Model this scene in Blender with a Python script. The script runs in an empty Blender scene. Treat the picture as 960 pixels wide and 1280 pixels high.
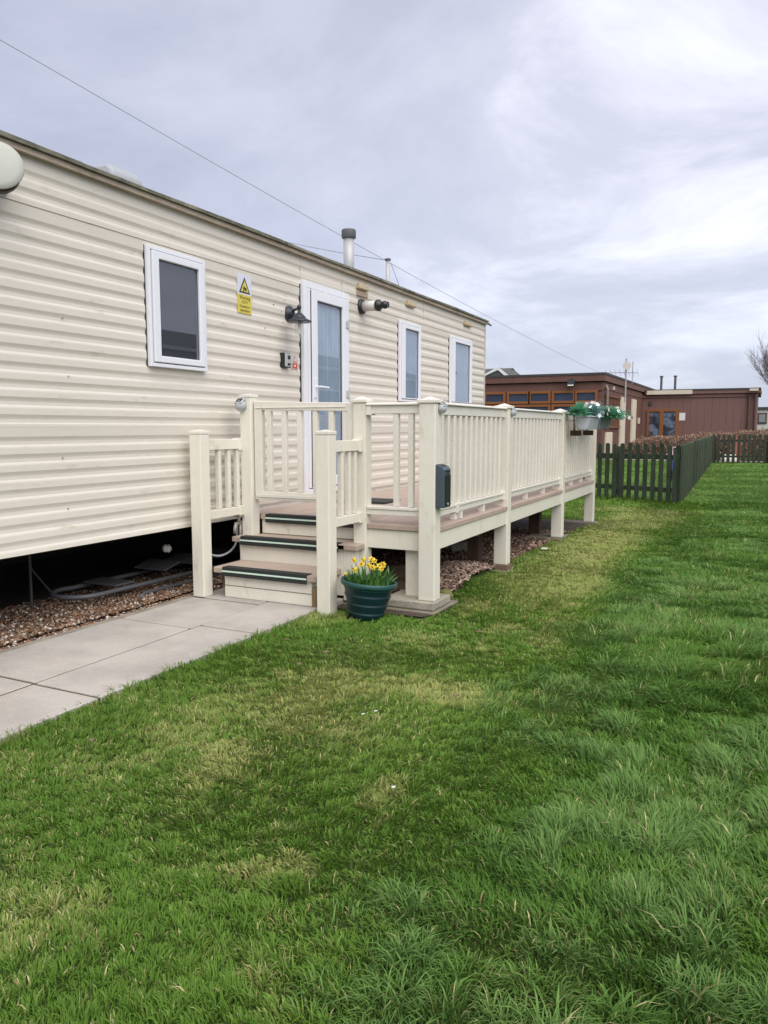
import bpy, math, random
import numpy as np
from mathutils import Vector, Matrix
random.seed(7)
RNG = np.random.default_rng(11)
S = bpy.context.scene
COL = S.collection
R = math.radians

# ------------------------------------------------------------------ materials
def nodes_of(name):
    m = bpy.data.materials.new(name)
    m.use_nodes = True
    nt = m.node_tree
    nt.nodes.clear()
    out = nt.nodes.new('ShaderNodeOutputMaterial')
    return m, nt, out

def N(nt, typ, **kw):
    n = nt.nodes.new(typ)
    for k, v in kw.items():
        if k in n.inputs.keys():
            n.inputs[k].default_value = v
        else:
            setattr(n, k, v)
    return n

def L(nt, a, b):
    nt.links.new(a, b)

def rgba(c):
    return (c[0], c[1], c[2], 1.0)

def surf(name, base, rough=0.5, dark=None, scale=4.0, amount=0.35, stretch=(1, 1, 1), fine=60.0, bump=0.0,
         bump_scale=80.0, spec=0.5, metal=0.0, spots=None, spot_scale=3.0, spot_lo=0.62, spot_hi=0.72, ramp=(0.35, 0.75)):
    """base colour blotched towards `dark` by world-space noise, with fine grain, optional stains (`spots`) and bump"""
    m, nt, out = nodes_of(name)
    b = N(nt, 'ShaderNodeBsdfPrincipled')
    b.inputs['Roughness'].default_value = rough
    b.inputs['Specular IOR Level'].default_value = spec
    b.inputs['Metallic'].default_value = metal
    geo = N(nt, 'ShaderNodeNewGeometry')
    mp = N(nt, 'ShaderNodeMapping')
    mp.inputs['Scale'].default_value = stretch
    L(nt, geo.outputs['Position'], mp.inputs['Vector'])
    n1 = N(nt, 'ShaderNodeTexNoise', Scale=scale, Detail=6.0, Roughness=0.6)
    L(nt, mp.outputs['Vector'], n1.inputs['Vector'])
    r1 = N(nt, 'ShaderNodeMapRange')
    r1.inputs[1].default_value, r1.inputs[2].default_value = ramp
    r1.inputs[3].default_value, r1.inputs[4].default_value = 0.0, amount
    L(nt, n1.outputs['Fac'], r1.inputs[0])
    n2 = N(nt, 'ShaderNodeTexNoise', Scale=fine, Detail=3.0)
    L(nt, mp.outputs['Vector'], n2.inputs['Vector'])
    r2 = N(nt, 'ShaderNodeMapRange')
    r2.inputs[1].default_value, r2.inputs[2].default_value = 0.4, 0.75
    r2.inputs[3].default_value, r2.inputs[4].default_value = 0.0, amount * 0.5
    L(nt, n2.outputs['Fac'], r2.inputs[0])
    add = N(nt, 'ShaderNodeMath', operation='ADD', use_clamp=True)
    L(nt, r1.outputs[0], add.inputs[0]); L(nt, r2.outputs[0], add.inputs[1])
    mix = N(nt, 'ShaderNodeMixRGB')
    mix.inputs[1].default_value = rgba(base)
    mix.inputs[2].default_value = rgba(dark or [c * 0.55 for c in base])
    L(nt, add.outputs[0], mix.inputs[0])
    colour = mix.outputs[0]
    if spots:
        n3 = N(nt, 'ShaderNodeTexNoise', Scale=spot_scale, Detail=7.0, Roughness=0.65)
        L(nt, mp.outputs['Vector'], n3.inputs['Vector'])
        r3 = N(nt, 'ShaderNodeMapRange')
        r3.inputs[1].default_value, r3.inputs[2].default_value = spot_lo, spot_hi
        L(nt, n3.outputs['Fac'], r3.inputs[0])
        m3 = N(nt, 'ShaderNodeMixRGB')
        m3.inputs[2].default_value = rgba(spots)
        L(nt, r3.outputs[0], m3.inputs[0]); L(nt, colour, m3.inputs[1])
        colour = m3.outputs[0]
    L(nt, colour, b.inputs['Base Color'])
    rr = N(nt, 'ShaderNodeMapRange')
    rr.inputs[3].default_value, rr.inputs[4].default_value = max(rough - 0.08, 0.02), min(rough + 0.12, 1)
    L(nt, n1.outputs['Fac'], rr.inputs[0]); L(nt, rr.outputs[0], b.inputs['Roughness'])
    if bump:
        nb = N(nt, 'ShaderNodeTexNoise', Scale=bump_scale, Detail=5.0)
        L(nt, mp.outputs['Vector'], nb.inputs['Vector'])
        bp = N(nt, 'ShaderNodeBump', Strength=bump, Distance=0.01)
        L(nt, nb.outputs['Fac'], bp.inputs['Height']); L(nt, bp.outputs[0], b.inputs['Normal'])
    L(nt, b.outputs[0], out.inputs[0])
    return m

def glass_mat(name, tint=(0.9, 0.95, 1.0), ior=1.75):
    m, nt, out = nodes_of(name)
    tr = N(nt, 'ShaderNodeBsdfTransparent'); tr.inputs[0].default_value = rgba(tint)
    gl = N(nt, 'ShaderNodeBsdfGlossy'); gl.inputs['Roughness'].default_value = 0.01
    gl.inputs[0].default_value = (0.95, 0.97, 1, 1)
    # Schlick reflectance, the same from both sides of the sheet
    f0 = ((ior - 1) / (ior + 1)) ** 2
    lw = N(nt, 'ShaderNodeLayerWeight', Blend=0.5)
    pw = N(nt, 'ShaderNodeMath', operation='POWER'); pw.inputs[1].default_value = 5.0
    fr = N(nt, 'ShaderNodeMath', operation='MULTIPLY_ADD'); fr.inputs[1].default_value = 1 - f0; fr.inputs[2].default_value = f0
    L(nt, lw.outputs['Facing'], pw.inputs[0]); L(nt, pw.outputs[0], fr.inputs[0])
    mx = N(nt, 'ShaderNodeMixShader')
    L(nt, fr.outputs[0], mx.inputs[0]); L(nt, tr.outputs[0], mx.inputs[1]); L(nt, gl.outputs[0], mx.inputs[2])
    L(nt, mx.outputs[0], out.inputs[0])
    return m

def frosted_glass(name):
    m, nt, out = nodes_of(name)
    tr = N(nt, 'ShaderNodeBsdfTransparent'); df = N(nt, 'ShaderNodeBsdfPrincipled')
    df.inputs['Base Color'].default_value = (0.7, 0.7, 0.7, 1); df.inputs['Roughness'].default_value = 0.1
    mx = N(nt, 'ShaderNodeMixShader'); mx.inputs[0].default_value = 0.22
    L(nt, tr.outputs[0], mx.inputs[1]); L(nt, df.outputs[0], mx.inputs[2]); L(nt, mx.outputs[0], out.inputs[0])
    return m

def attr_mat(name, attr='tint', rough=0.6, transl=0.0, spec=0.3):
    m, nt, out = nodes_of(name)
    a = N(nt, 'ShaderNodeAttribute', attribute_name=attr)
    b = N(nt, 'ShaderNodeBsdfPrincipled')
    b.inputs['Roughness'].default_value = rough
    b.inputs['Specular IOR Level'].default_value = spec
    L(nt, a.outputs['Color'], b.inputs['Base Color'])
    if transl:
        t = N(nt, 'ShaderNodeBsdfTranslucent')
        L(nt, a.outputs['Color'], t.inputs[0])
        mx = N(nt, 'ShaderNodeMixShader'); mx.inputs[0].default_value = transl
        L(nt, b.outputs[0], mx.inputs[1]); L(nt, t.outputs[0], mx.inputs[2])
        L(nt, mx.outputs[0], out.inputs[0])
    else:
        L(nt, b.outputs[0], out.inputs[0])
    return m

M = {}
M['siding'] = surf('cream_aluminium_siding', (0.695, 0.648, 0.572), 0.42, dark=(0.55, 0.50, 0.42), scale=1.1, amount=0.34, stretch=(1, 0.5, 2.2), fine=28, spots=(0.46, 0.40, 0.30), spot_scale=7, spot_lo=0.60, spot_hi=0.82, bump=0.05, bump_scale=14)
M['upvc'] = surf('white_upvc', (0.78, 0.79, 0.84), 0.28, dark=(0.60, 0.61, 0.64), scale=6, amount=0.18)
M['cream'] = surf('cream_upvc', (0.79, 0.755, 0.655), 0.34, dark=(0.62, 0.58, 0.47), scale=3.2, amount=0.36, stretch=(1, 1, 0.5), fine=45, spots=(0.40, 0.40, 0.27), spot_scale=7, spot_lo=0.60, spot_hi=0.86)
M['rail'] = surf('cream_upvc_rail', (0.78, 0.745, 0.66), 0.3, dark=(0.56, 0.52, 0.43), scale=4, amount=0.3, stretch=(1, 0.6, 1), fine=40)
M['gutter'] = surf('grimy_gutter_trim', (0.40, 0.33, 0.25), 0.6, dark=(0.2, 0.16, 0.12), scale=5, amount=0.7, stretch=(1, 0.4, 1), fine=40)
M['algae'] = surf('algae_covered_roof_lip', (0.30, 0.28, 0.21), 0.8, dark=(0.075, 0.075, 0.05), scale=7, amount=0.85, stretch=(1, 0.5, 1), fine=50, ramp=(0.3, 0.65))
M['roof'] = surf('pale_roof_sheet', (0.5, 0.5, 0.48), 0.6, scale=3, amount=0.4)
M['rooflight'] = surf('milky_rooflight', (0.38, 0.39, 0.41), 0.6, scale=5, amount=0.2)
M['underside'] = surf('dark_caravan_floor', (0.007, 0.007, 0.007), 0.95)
M['chassis'] = surf('galvanised_chassis', (0.09, 0.09, 0.09), 0.6, metal=0.4)
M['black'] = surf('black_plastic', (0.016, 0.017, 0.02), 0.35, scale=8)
M['rubber'] = surf('black_rubber', (0.022, 0.027, 0.026), 0.7, scale=20, amount=0.4)
M['glow'] = surf('pale_green_grip_line', (0.62, 0.80, 0.68), 0.5, amount=0.2)
M['deckwood'] = surf('pinkish_brown_decking', (0.46, 0.355, 0.295), 0.65, dark=(0.30, 0.23, 0.19), scale=3, amount=0.55, stretch=(6, 0.6, 1), fine=30, bump=0.25, bump_scale=40)
M['steptread'] = surf('pinkish_brown_treads', (0.47, 0.37, 0.30), 0.65, dark=(0.31, 0.24, 0.19), scale=3, amount=0.55, stretch=(0.6, 6, 1), fine=30, bump=0.25, bump_scale=40)
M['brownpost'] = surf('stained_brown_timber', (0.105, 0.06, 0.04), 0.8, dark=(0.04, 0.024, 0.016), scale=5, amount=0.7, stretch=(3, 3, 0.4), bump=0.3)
M['oldtimber'] = surf('old_timber', (0.20, 0.135, 0.085), 0.85, dark=(0.09, 0.06, 0.036), scale=5, amount=0.7, stretch=(0.6, 5, 3), bump=0.3)
M['lighttimber'] = surf('tan_timber', (0.26, 0.18, 0.085), 0.8, scale=5, amount=0.5, stretch=(3, 3, 0.4))
M['concrete'] = surf('weathered_concrete', (0.41, 0.375, 0.30), 0.9, dark=(0.21, 0.2, 0.16), scale=9, amount=0.7, fine=90, bump=0.5, bump_scale=70, spots=(0.15, 0.16, 0.13), spot_scale=24, spot_lo=0.6, spot_hi=0.7)
M['flatslab'] = surf('damp_slab', (0.25, 0.225, 0.17), 0.85, dark=(0.10, 0.085, 0.06), scale=7, amount=0.7, fine=80, bump=0.4)
M['paving'] = surf('paving_slab', (0.46, 0.425, 0.385), 0.85, dark=(0.30, 0.275, 0.245), scale=2.6, amount=0.6, fine=110, bump=0.35, bump_scale=150, spots=(0.38, 0.305, 0.25), spot_scale=3.1, spot_lo=0.56, spot_hi=0.78, ramp=(0.42, 0.66))
M['joint'] = surf('slab_joint_mortar', (0.12, 0.088, 0.062), 0.95, scale=12, amount=0.6)
M['edging'] = surf('path_edging_concrete', (0.36, 0.32, 0.265), 0.9, dark=(0.16, 0.13, 0.1), scale=6, amount=0.8, fine=90, bump=0.4)
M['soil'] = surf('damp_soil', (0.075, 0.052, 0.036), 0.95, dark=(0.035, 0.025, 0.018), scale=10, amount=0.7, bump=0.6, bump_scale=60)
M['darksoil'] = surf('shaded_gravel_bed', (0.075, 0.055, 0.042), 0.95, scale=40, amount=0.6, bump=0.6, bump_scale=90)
M['pot'] = surf('dark_green_plastic', (0.006, 0.030, 0.035), 0.36, dark=(0.004, 0.02, 0.026), scale=7, amount=0.5, fine=50)
M['potrim'] = surf('bright_green_plastic', (0.016, 0.075, 0.068), 0.4, scale=7, amount=0.35)  # rim colour, brighter and more teal than the pot body
M['compost'] = surf('potting_compost', (0.03, 0.022, 0.016), 0.95, bump=0.8)
M['leaf'] = surf('bulb_leaf', (0.075, 0.19, 0.04), 0.45, dark=(0.04, 0.11, 0.025), scale=20, amount=0.6)
M['broadleaf'] = surf('broad_leaf', (0.13, 0.30, 0.06), 0.45, dark=(0.08, 0.19, 0.04), scale=20, amount=0.6)
M['petal'] = surf('yellow_petal', (0.84, 0.66, 0.09), 0.5, dark=(0.80, 0.54, 0.04), scale=30, amount=0.5)
M['trumpet'] = surf('deep_yellow_trumpet', (0.85, 0.60, 0.05), 0.5, amount=0.3)
M['greybox'] = surf('slate_blue_metal', (0.062, 0.085, 0.105), 0.4, dark=(0.04, 0.055, 0.07), scale=10, amount=0.4)
M['darkbox'] = surf('black_front_metal', (0.018, 0.022, 0.022), 0.35)
M['silver'] = surf('silver_plastic', (0.48, 0.50, 0.51), 0.35, scale=8, amount=0.3)
M['panel'] = surf('solar_cell', (0.008, 0.008, 0.014), 0.2)
M['lens'] = surf('clear_lens', (0.5, 0.54, 0.5), 0.15)
M['steel'] = surf('brushed_flue_steel', (0.50, 0.49, 0.49), 0.45, metal=0.15, scale=5, amount=0.35, stretch=(4, 4, 0.5))
M['fluecap'] = surf('grey_flue_cap', (0.10, 0.10, 0.105), 0.6)
M['fluewhite'] = surf('offwhite_flue_pipe', (0.60, 0.58, 0.55), 0.45, scale=12, amount=0.35)
M['beige'] = surf('beige_vent_plastic', (0.58, 0.48, 0.33), 0.55, dark=(0.42, 0.32, 0.2), scale=10, amount=0.6)
M['stain'] = surf('rusty_vent_plate', (0.42, 0.31, 0.23), 0.7, scale=14, amount=0.6)
M['dish'] = surf('pale_green_grey_dish', (0.44, 0.45, 0.40), 0.55, dark=(0.36, 0.37, 0.32), scale=8, amount=0.3)
M['dishdark'] = surf('dark_dish_back', (0.03, 0.022, 0.02), 0.6)
M['lantern'] = surf('black_painted_lantern', (0.020, 0.026, 0.034), 0.38, scale=15)
M['glass'] = glass_mat('window_glass', (0.93, 0.96, 1.0), 2.3)
M['farglass'] = glass_mat('bungalow_glass', (0.85, 0.9, 1.0), 1.35)
M['clearglass'] = frosted_glass('lantern_glass')
M['net'] = surf('blue_grey_net_curtain', (0.38, 0.455, 0.53), 0.8, dark=(0.24, 0.30, 0.36), scale=3, amount=0.85, stretch=(1, 9, 0.7), fine=25)
M['frost'] = surf('frosted_blue_blind', (0.31, 0.38, 0.455), 0.7, dark=(0.24, 0.30, 0.37), scale=2, amount=0.6, stretch=(1, 3, 1))
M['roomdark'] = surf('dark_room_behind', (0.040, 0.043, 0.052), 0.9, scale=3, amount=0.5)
M['signwhite'] = surf('sign_white', (0.66, 0.67, 0.77), 0.4, amount=0.1)
M['signyellow'] = surf('sign_yellow', (0.66, 0.56, 0.09), 0.4, dark=(0.55, 0.45, 0.08), amount=0.3)
M['signblack'] = surf('sign_black', (0.03, 0.028, 0.02), 0.5)
M['signred'] = surf('sign_red', (0.62, 0.08, 0.045), 0.4)
M['fence'] = surf('dark_green_stained_timber', (0.013, 0.027, 0.013), 0.75, dark=(0.055, 0.072, 0.042), scale=5, amount=0.95, stretch=(2, 2, 0.5), fine=40)
M['fence_lit'] = surf('lit_green_stained_timber', (0.048, 0.064, 0.038), 0.8, dark=(0.10, 0.105, 0.07), scale=5, amount=0.9, stretch=(2, 2, 0.5))  # lighter picket tint, paints in edges that catch the light
M['fence_half_lit'] = surf('half_lit_green_stained_timber', (0.024, 0.048, 0.020), 0.8, dark=(0.065, 0.09, 0.04), scale=5, amount=0.9, stretch=(2, 2, 0.5))  # middle picket tint of the same painted shading
M['fencefar'] = surf('weathered_green_timber', (0.032, 0.044, 0.026), 0.85, dark=(0.06, 0.05, 0.035), scale=4, amount=0.8, stretch=(2, 2, 0.5))
M['clad'] = surf('brown_stained_cladding', (0.165, 0.075, 0.056), 0.7, dark=(0.105, 0.05, 0.04), scale=1.1, amount=0.6, stretch=(2.5, 2.5, 0.4), fine=6)
M['cladfar'] = surf('maroon_brown_cladding', (0.20, 0.105, 0.09), 0.7, dark=(0.16, 0.083, 0.07), scale=0.9, amount=0.6, stretch=(4.5, 1, 0.3), fine=5)
M['roofedge'] = surf('dark_roof_edge', (0.055, 0.055, 0.055), 0.7)
M['orange'] = surf('orange_brown_window_timber', (0.27, 0.095, 0.022), 0.5, dark=(0.19, 0.065, 0.016), scale=3, amount=0.5)
M['navy'] = surf('dim_room', (0.020, 0.030, 0.055), 0.6, dark=(0.09, 0.10, 0.12), scale=2.2, amount=0.7, ramp=(0.5, 0.75))
M['creamtrim'] = surf('cream_painted_board', (0.70, 0.62, 0.48), 0.6, scale=2, amount=0.3)
M['hedge'] = attr_mat('dry_hedge_leaves', rough=0.8)
M['twig'] = surf('hedge_twigs', (0.10, 0.062, 0.045), 0.9)
M['bark'] = surf('grey_violet_bark', (0.21, 0.18, 0.20), 0.9, scale=10)
M['slate'] = surf('grey_roof_tiles', (0.085, 0.095, 0.09), 0.8, scale=4)
M['white'] = surf('white_paint', (0.78, 0.78, 0.75), 0.5, amount=0.2)
M['bluetub'] = surf('blue_tub_plastic', (0.10, 0.19, 0.60), 0.45)
M['pinklid'] = surf('pink_lid_plastic', (0.62, 0.40, 0.45), 0.5)
M['redpaint'] = surf('faded_red_paint', (0.40, 0.14, 0.095), 0.7)
M['hose'] = surf('grey_hose', (0.52, 0.54, 0.58), 0.4)
M['brass'] = surf('weathered_tap_metal', (0.30, 0.28, 0.25), 0.45, metal=0.6)
M['laddermetal'] = surf('dull_grey_aluminium', (0.17, 0.175, 0.19), 0.5, metal=0.2, scale=8)
M['rungmetal'] = surf('dark_plate', (0.10, 0.10, 0.105), 0.6, scale=8)
M['planter'] = surf('light_grey_planter', (0.46, 0.49, 0.52), 0.5, amount=0.25)
M['planterdark'] = surf('mid_grey_planter', (0.25, 0.28, 0.30), 0.5, amount=0.25)
M['tealleaf'] = surf('teal_green_artificial_leaf', (0.17, 0.45, 0.27), 0.6, dark=(0.06, 0.25, 0.16), scale=25, amount=0.7)
M['blueleaf'] = surf('blue_green_leaf', (0.25, 0.42, 0.37), 0.6, dark=(0.11, 0.26, 0.23), scale=25, amount=0.7)
M['paleflower'] = surf('pale_pink_white_flower', (0.68, 0.60, 0.57), 0.6, dark=(0.5, 0.43, 0.38), scale=30, amount=0.6)
M['whiteflower'] = surf('white_blue_flower', (0.68, 0.73, 0.82), 0.6, scale=30, amount=0.25)
M['neighbour'] = surf('pale_green_neighbour_siding', (0.30, 0.34, 0.26), 0.6, scale=2, amount=0.3)
M['neighbourroof'] = surf('dark_tile_roof', (0.03, 0.03, 0.036), 0.7)
M['shrub'] = surf('dark_shrub_leaf', (0.03, 0.055, 0.02), 0.7, scale=9)
M['cable'] = surf('overhead_cable', (0.34, 0.35, 0.42), 0.6)
M['grass'] = attr_mat('grass_blades', rough=0.62, transl=0.34, spec=0.12)
M['chips'] = attr_mat('bark_chips', rough=0.9)
M['pebbles'] = attr_mat('gravel_pebbles', rough=0.75)
M['dryleaf'] = surf('dry_brown_leaf', (0.17, 0.125, 0.07), 0.8)

# ------------------------------------------------------------------ mesh builder
class MB:
    def __init__(self):
        self.v = []; self.f = []
    def poly(self, pts):
        b = len(self.v); self.v += [tuple(p) for p in pts]; self.f.append(tuple(range(b, b + len(pts))))
        return self
    def box(self, x0, x1, y0, y1, z0, z1):
        b = len(self.v)
        self.v += [(x, y, z) for x in (x0, x1) for y in (y0, y1) for z in (z0, z1)]
        self.f += [tuple(b + i for i in q) for q in ((0, 1, 3, 2), (4, 6, 7, 5), (0, 4, 5, 1), (2, 3, 7, 6), (0, 2, 6, 4), (1, 5, 7, 3))]
        return self
    def obox(self, c, ax, ay, az, hx, hy, hz):
        c = Vector(c); ax = Vector(ax).normalized(); ay = Vector(ay).normalized(); az = Vector(az).normalized()
        b = len(self.v)
        for sx in (-1, 1):
            for sy in (-1, 1):
                for sz in (-1, 1):
                    self.v.append(tuple(c + ax * hx * sx + ay * hy * sy + az * hz * sz))
        self.f += [tuple(b + i for i in q) for q in ((0, 1, 3, 2), (4, 6, 7, 5), (0, 4, 5, 1), (2, 3, 7, 6), (0, 2, 6, 4), (1, 5, 7, 3))]
        return self
    def prism(self, pts, ext):
        b = len(self.v); n = len(pts); e = Vector(ext)
        self.v += [tuple(p) for p in pts] + [tuple(Vector(p) + e) for p in pts]
        self.f.append(tuple(range(b + n - 1, b - 1, -1))); self.f.append(tuple(range(b + n, b + 2 * n)))
        for i in range(n):
            j = (i + 1) % n
            self.f.append((b + i, b + j, b + n + j, b + n + i))
        return self
    def tube(self, pts, r, n=8, caps=True):
        pts = [Vector(p) for p in pts]; m = len(pts)
        rs = r if isinstance(r, (list, tuple)) else [r] * m
        b = len(self.v)
        t0 = (pts[1] - pts[0]).normalized()
        up = Vector((0, 0, 1)) if abs(t0.z) < 0.9 else Vector((1, 0, 0))
        u = t0.cross(up).normalized()
        for i, p in enumerate(pts):
            if i == 0: t = pts[1] - pts[0]
            elif i == m - 1: t = pts[-1] - pts[-2]
            else: t = pts[i + 1] - pts[i - 1]
            t.normalize()
            u = (u - t * u.dot(t)).normalized(); w = t.cross(u)
            for k in range(n):
                a = 2 * math.pi * k / n
                self.v.append(tuple(p + (u * math.cos(a) + w * math.sin(a)) * rs[i]))
        for i in range(m - 1):
            for k in range(n):
                k2 = (k + 1) % n
                self.f.append((b + i * n + k, b + i * n + k2, b + (i + 1) * n + k2, b + (i + 1) * n + k))
        if caps:
            self.f.append(tuple(b + k for k in range(n - 1, -1, -1)))
            self.f.append(tuple(b + (m - 1) * n + k for k in range(n)))
        return self
    def lathe(self, c, prof, n=24, axis=(0, 0, 1), cap0=True, cap1=True):
        """prof: (radius, distance along axis)"""
        c = Vector(c); t = Vector(axis).normalized()
        up = Vector((0, 0, 1)) if abs(t.z) < 0.9 else Vector((1, 0, 0))
        u = t.cross(up).normalized(); w = t.cross(u)
        b = len(self.v)
        for r, z in prof:
            for k in range(n):
                a = 2 * math.pi * k / n
                self.v.append(tuple(c + t * z + (u * math.cos(a) + w * math.sin(a)) * r))
        for i in range(len(prof) - 1):
            for k in range(n):
                k2 = (k + 1) % n
                self.f.append((b + i * n + k, b + i * n + k2, b + (i + 1) * n + k2, b + (i + 1) * n + k))
        if cap0: self.f.append(tuple(b + k for k in range(n - 1, -1, -1)))
        if cap1: self.f.append(tuple(b + (len(prof) - 1) * n + k for k in range(n)))
        return self
    def build(self, name, mat, parent=None, bevel=0.0, smooth=False, recalc=True):
        me = bpy.data.meshes.new(name)
        off = root_loc(parent)
        me.from_pydata([(x - off[0], y - off[1], z - off[2]) for x, y, z in self.v], [], self.f)
        if recalc:
            import bmesh
            bm = bmesh.new(); bm.from_mesh(me)
            bmesh.ops.recalc_face_normals(bm, faces=bm.faces)
            bm.to_mesh(me); bm.free()
        if smooth:
            for p in me.polygons: p.use_smooth = len(p.vertices) <= 4
        me.materials.append(mat if not isinstance(mat, str) else M[mat])
        o = bpy.data.objects.new(name, me); COL.objects.link(o)
        if parent is not None: o.parent = parent
        if bevel:
            bv = o.modifiers.new('edge', 'BEVEL'); bv.width = bevel; bv.segments = 2; bv.limit_method = 'ANGLE'; bv.angle_limit = R(40)
        return o

def root_loc(p):
    if p is None: return (0, 0, 0)
    while p.parent is not None: p = p.parent
    return tuple(p.location)

def tag(o, label=None, cat=None, group=None, kind=None):
    if label: o['label'] = label
    if cat: o['category'] = cat
    if group: o['group'] = group
    if kind: o['kind'] = kind
    return o

def thing(name, label, cat, loc=(0, 0, 0), group=None):
    o = bpy.data.objects.new(name, None); COL.objects.link(o)
    o.location = loc
    o.empty_display_size = 0.1
    return tag(o, label, cat, group)

def dup_part(o, d, parent=None):
    c = o.copy(); COL.objects.link(c)
    c.location = Vector(o.location) + Vector(d)
    if parent is not None: c.parent = parent
    return c

def dup_thing(root, loc, label=None):
    r = root.copy(); COL.objects.link(r); r.location = loc
    if label: r['label'] = label
    for ch in [o for o in COL.objects if o.parent == root]:
        c = ch.copy(); COL.objects.link(c); c.parent = r
        for g in [o for o in COL.objects if o.parent == ch]:
            d = g.copy(); COL.objects.link(d); d.parent = c
    return r

def coloured_mesh(name, verts, faces_flat, loop_start, loop_total, cols, mat):
    me = bpy.data.meshes.new(name)
    me.vertices.add(len(verts)); me.vertices.foreach_set('co', verts.astype(np.float32).ravel())
    me.loops.add(len(faces_flat)); me.loops.foreach_set('vertex_index', faces_flat.astype(np.int32))
    me.polygons.add(len(loop_start)); me.polygons.foreach_set('loop_start', loop_start.astype(np.int32))
    me.polygons.foreach_set('loop_total', loop_total.astype(np.int32))
    me.update(calc_edges=True)
    at = me.attributes.new('tint', 'FLOAT_COLOR', 'POINT')
    c4 = np.ones((len(verts), 4), np.float32); c4[:, :3] = cols
    at.data.foreach_set('color', c4.ravel())
    me.materials.append(M[mat])
    o = bpy.data.objects.new(name, me); COL.objects.link(o)
    return o

_tab = RNG.random((8, 256, 256))
def vnoise(x, y, s, k=0):
    """smooth value noise in 0..1, feature size s metres"""
    x = np.asarray(x) / s + 37.3; y = np.asarray(y) / s + 91.7
    xi = np.floor(x).astype(int); yi = np.floor(y).astype(int)
    fx = x - xi; fy = y - yi
    fx = fx * fx * (3 - 2 * fx); fy = fy * fy * (3 - 2 * fy)
    T = _tab[k]
    a = T[xi % 256, yi % 256]; b = T[(xi + 1) % 256, yi % 256]; c = T[xi % 256, (yi + 1) % 256]; d = T[(xi + 1) % 256, (yi + 1) % 256]
    return (a * (1 - fx) + b * fx) * (1 - fy) + (c * (1 - fx) + d * fx) * fy

def sstep(a, b, x):
    t = np.clip((x - a) / (b - a), 0, 1)
    return t * t * (3 - 2 * t)

# ------------------------------------------------------------------ dimensions (metres; +Y runs along the caravan, away from the photographer)
WX = -3.42            # plane of the caravan's long wall
PATH_Z = 0.04
DECK = 0.535
BORDER_Y = np.array([-4, 1.2, 1.67, 2.39, 3.78, 6.08, 7.4, 11.3, 14, 60])
BORDER_X = np.array([-0.6, -0.665, -0.73, -0.82, -0.92, -1.05, -1.0, -0.80, -0.9, -0.9])
DE_Y = np.array([4.15, 4.4, 4.6, 5.3, 6.4, 6.95, 7.6, 9.0, 9.5])      # edge of the mown lawn along the deck
DE_X = np.array([-1.74, -1.70, -1.78, -1.90, -1.96, -1.95, -1.84, -1.82, -1.84])
FC = np.array([-1.09, 12.17])                                        # corner of the picket fence
F_LONG = np.array([-1.53, 27.3]); F_NEAR = np.array([-5.6, 13.77])

# ------------------------------------------------------------------ setting: ground
def lawn_material():
    m, nt, out = nodes_of('lawn_turf')
    b = N(nt, 'ShaderNodeBsdfPrincipled'); b.inputs['Roughness'].default_value = 0.95; b.inputs['Specular IOR Level'].default_value = 0.1
    geo = N(nt, 'ShaderNodeNewGeometry')
    n1 = N(nt, 'ShaderNodeTexNoise', Scale=0.8, Detail=8.0, Roughness=0.7); L(nt, geo.outputs['Position'], n1.inputs['Vector'])
    n2 = N(nt, 'ShaderNodeTexNoise', Scale=30.0, Detail=6.0, Roughness=0.7); L(nt, geo.outputs['Position'], n2.inputs['Vector'])
    mx = N(nt, 'ShaderNodeMath', operation='ADD'); L(nt, n1.outputs[0], mx.inputs[0]); L(nt, n2.outputs[0], mx.inputs[1])
    cr = N(nt, 'ShaderNodeValToRGB')
    cr.color_ramp.elements[0].position = 0.40; cr.color_ramp.elements[0].color = (0.022, 0.038, 0.011, 1)
    cr.color_ramp.elements[1].position = 0.66; cr.color_ramp.elements[1].color = (0.07, 0.10, 0.03, 1)
    e = cr.color_ramp.elements.new(0.52); e.color = (0.045, 0.068, 0.02, 1)
    hf = N(nt, 'ShaderNodeMath', operation='MULTIPLY'); hf.inputs[1].default_value = 0.5
    L(nt, mx.outputs[0], hf.inputs[0]); L(nt, hf.outputs[0], cr.inputs[0]); L(nt, cr.outputs[0], b.inputs['Base Color'])
    bp = N(nt, 'ShaderNodeBump', Strength=0.7, Distance=0.02); L(nt, n2.outputs[0], bp.inputs['Height']); L(nt, bp.outputs[0], b.inputs['Normal'])
    L(nt, b.outputs[0], out.inputs[0])
    return m
M['lawn'] = lawn_material()
tag(MB().poly([(-300, -60, 0), (300, -60, 0), (300, 600, 0), (-300, 600, 0)]).build('lawn', 'lawn'), kind='structure')
# soil bed under the veranda and gravel bed under the caravan
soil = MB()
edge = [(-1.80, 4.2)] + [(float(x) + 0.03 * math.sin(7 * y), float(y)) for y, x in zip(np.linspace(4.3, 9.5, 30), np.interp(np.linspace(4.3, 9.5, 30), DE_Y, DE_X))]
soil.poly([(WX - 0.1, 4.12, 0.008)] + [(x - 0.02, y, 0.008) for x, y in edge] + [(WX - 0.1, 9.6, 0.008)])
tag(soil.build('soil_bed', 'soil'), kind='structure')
tag(MB().poly([(-7.2, -7, 0.012), (-3.40, -7, 0.012), (-3.40, 4.6, 0.012), (-3.52, 4.6, 0.012), (-3.52, 10.6, 0.012), (-7.2, 10.6, 0.012)]).build('gravel_bed', 'darksoil'), kind='structure')
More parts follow.
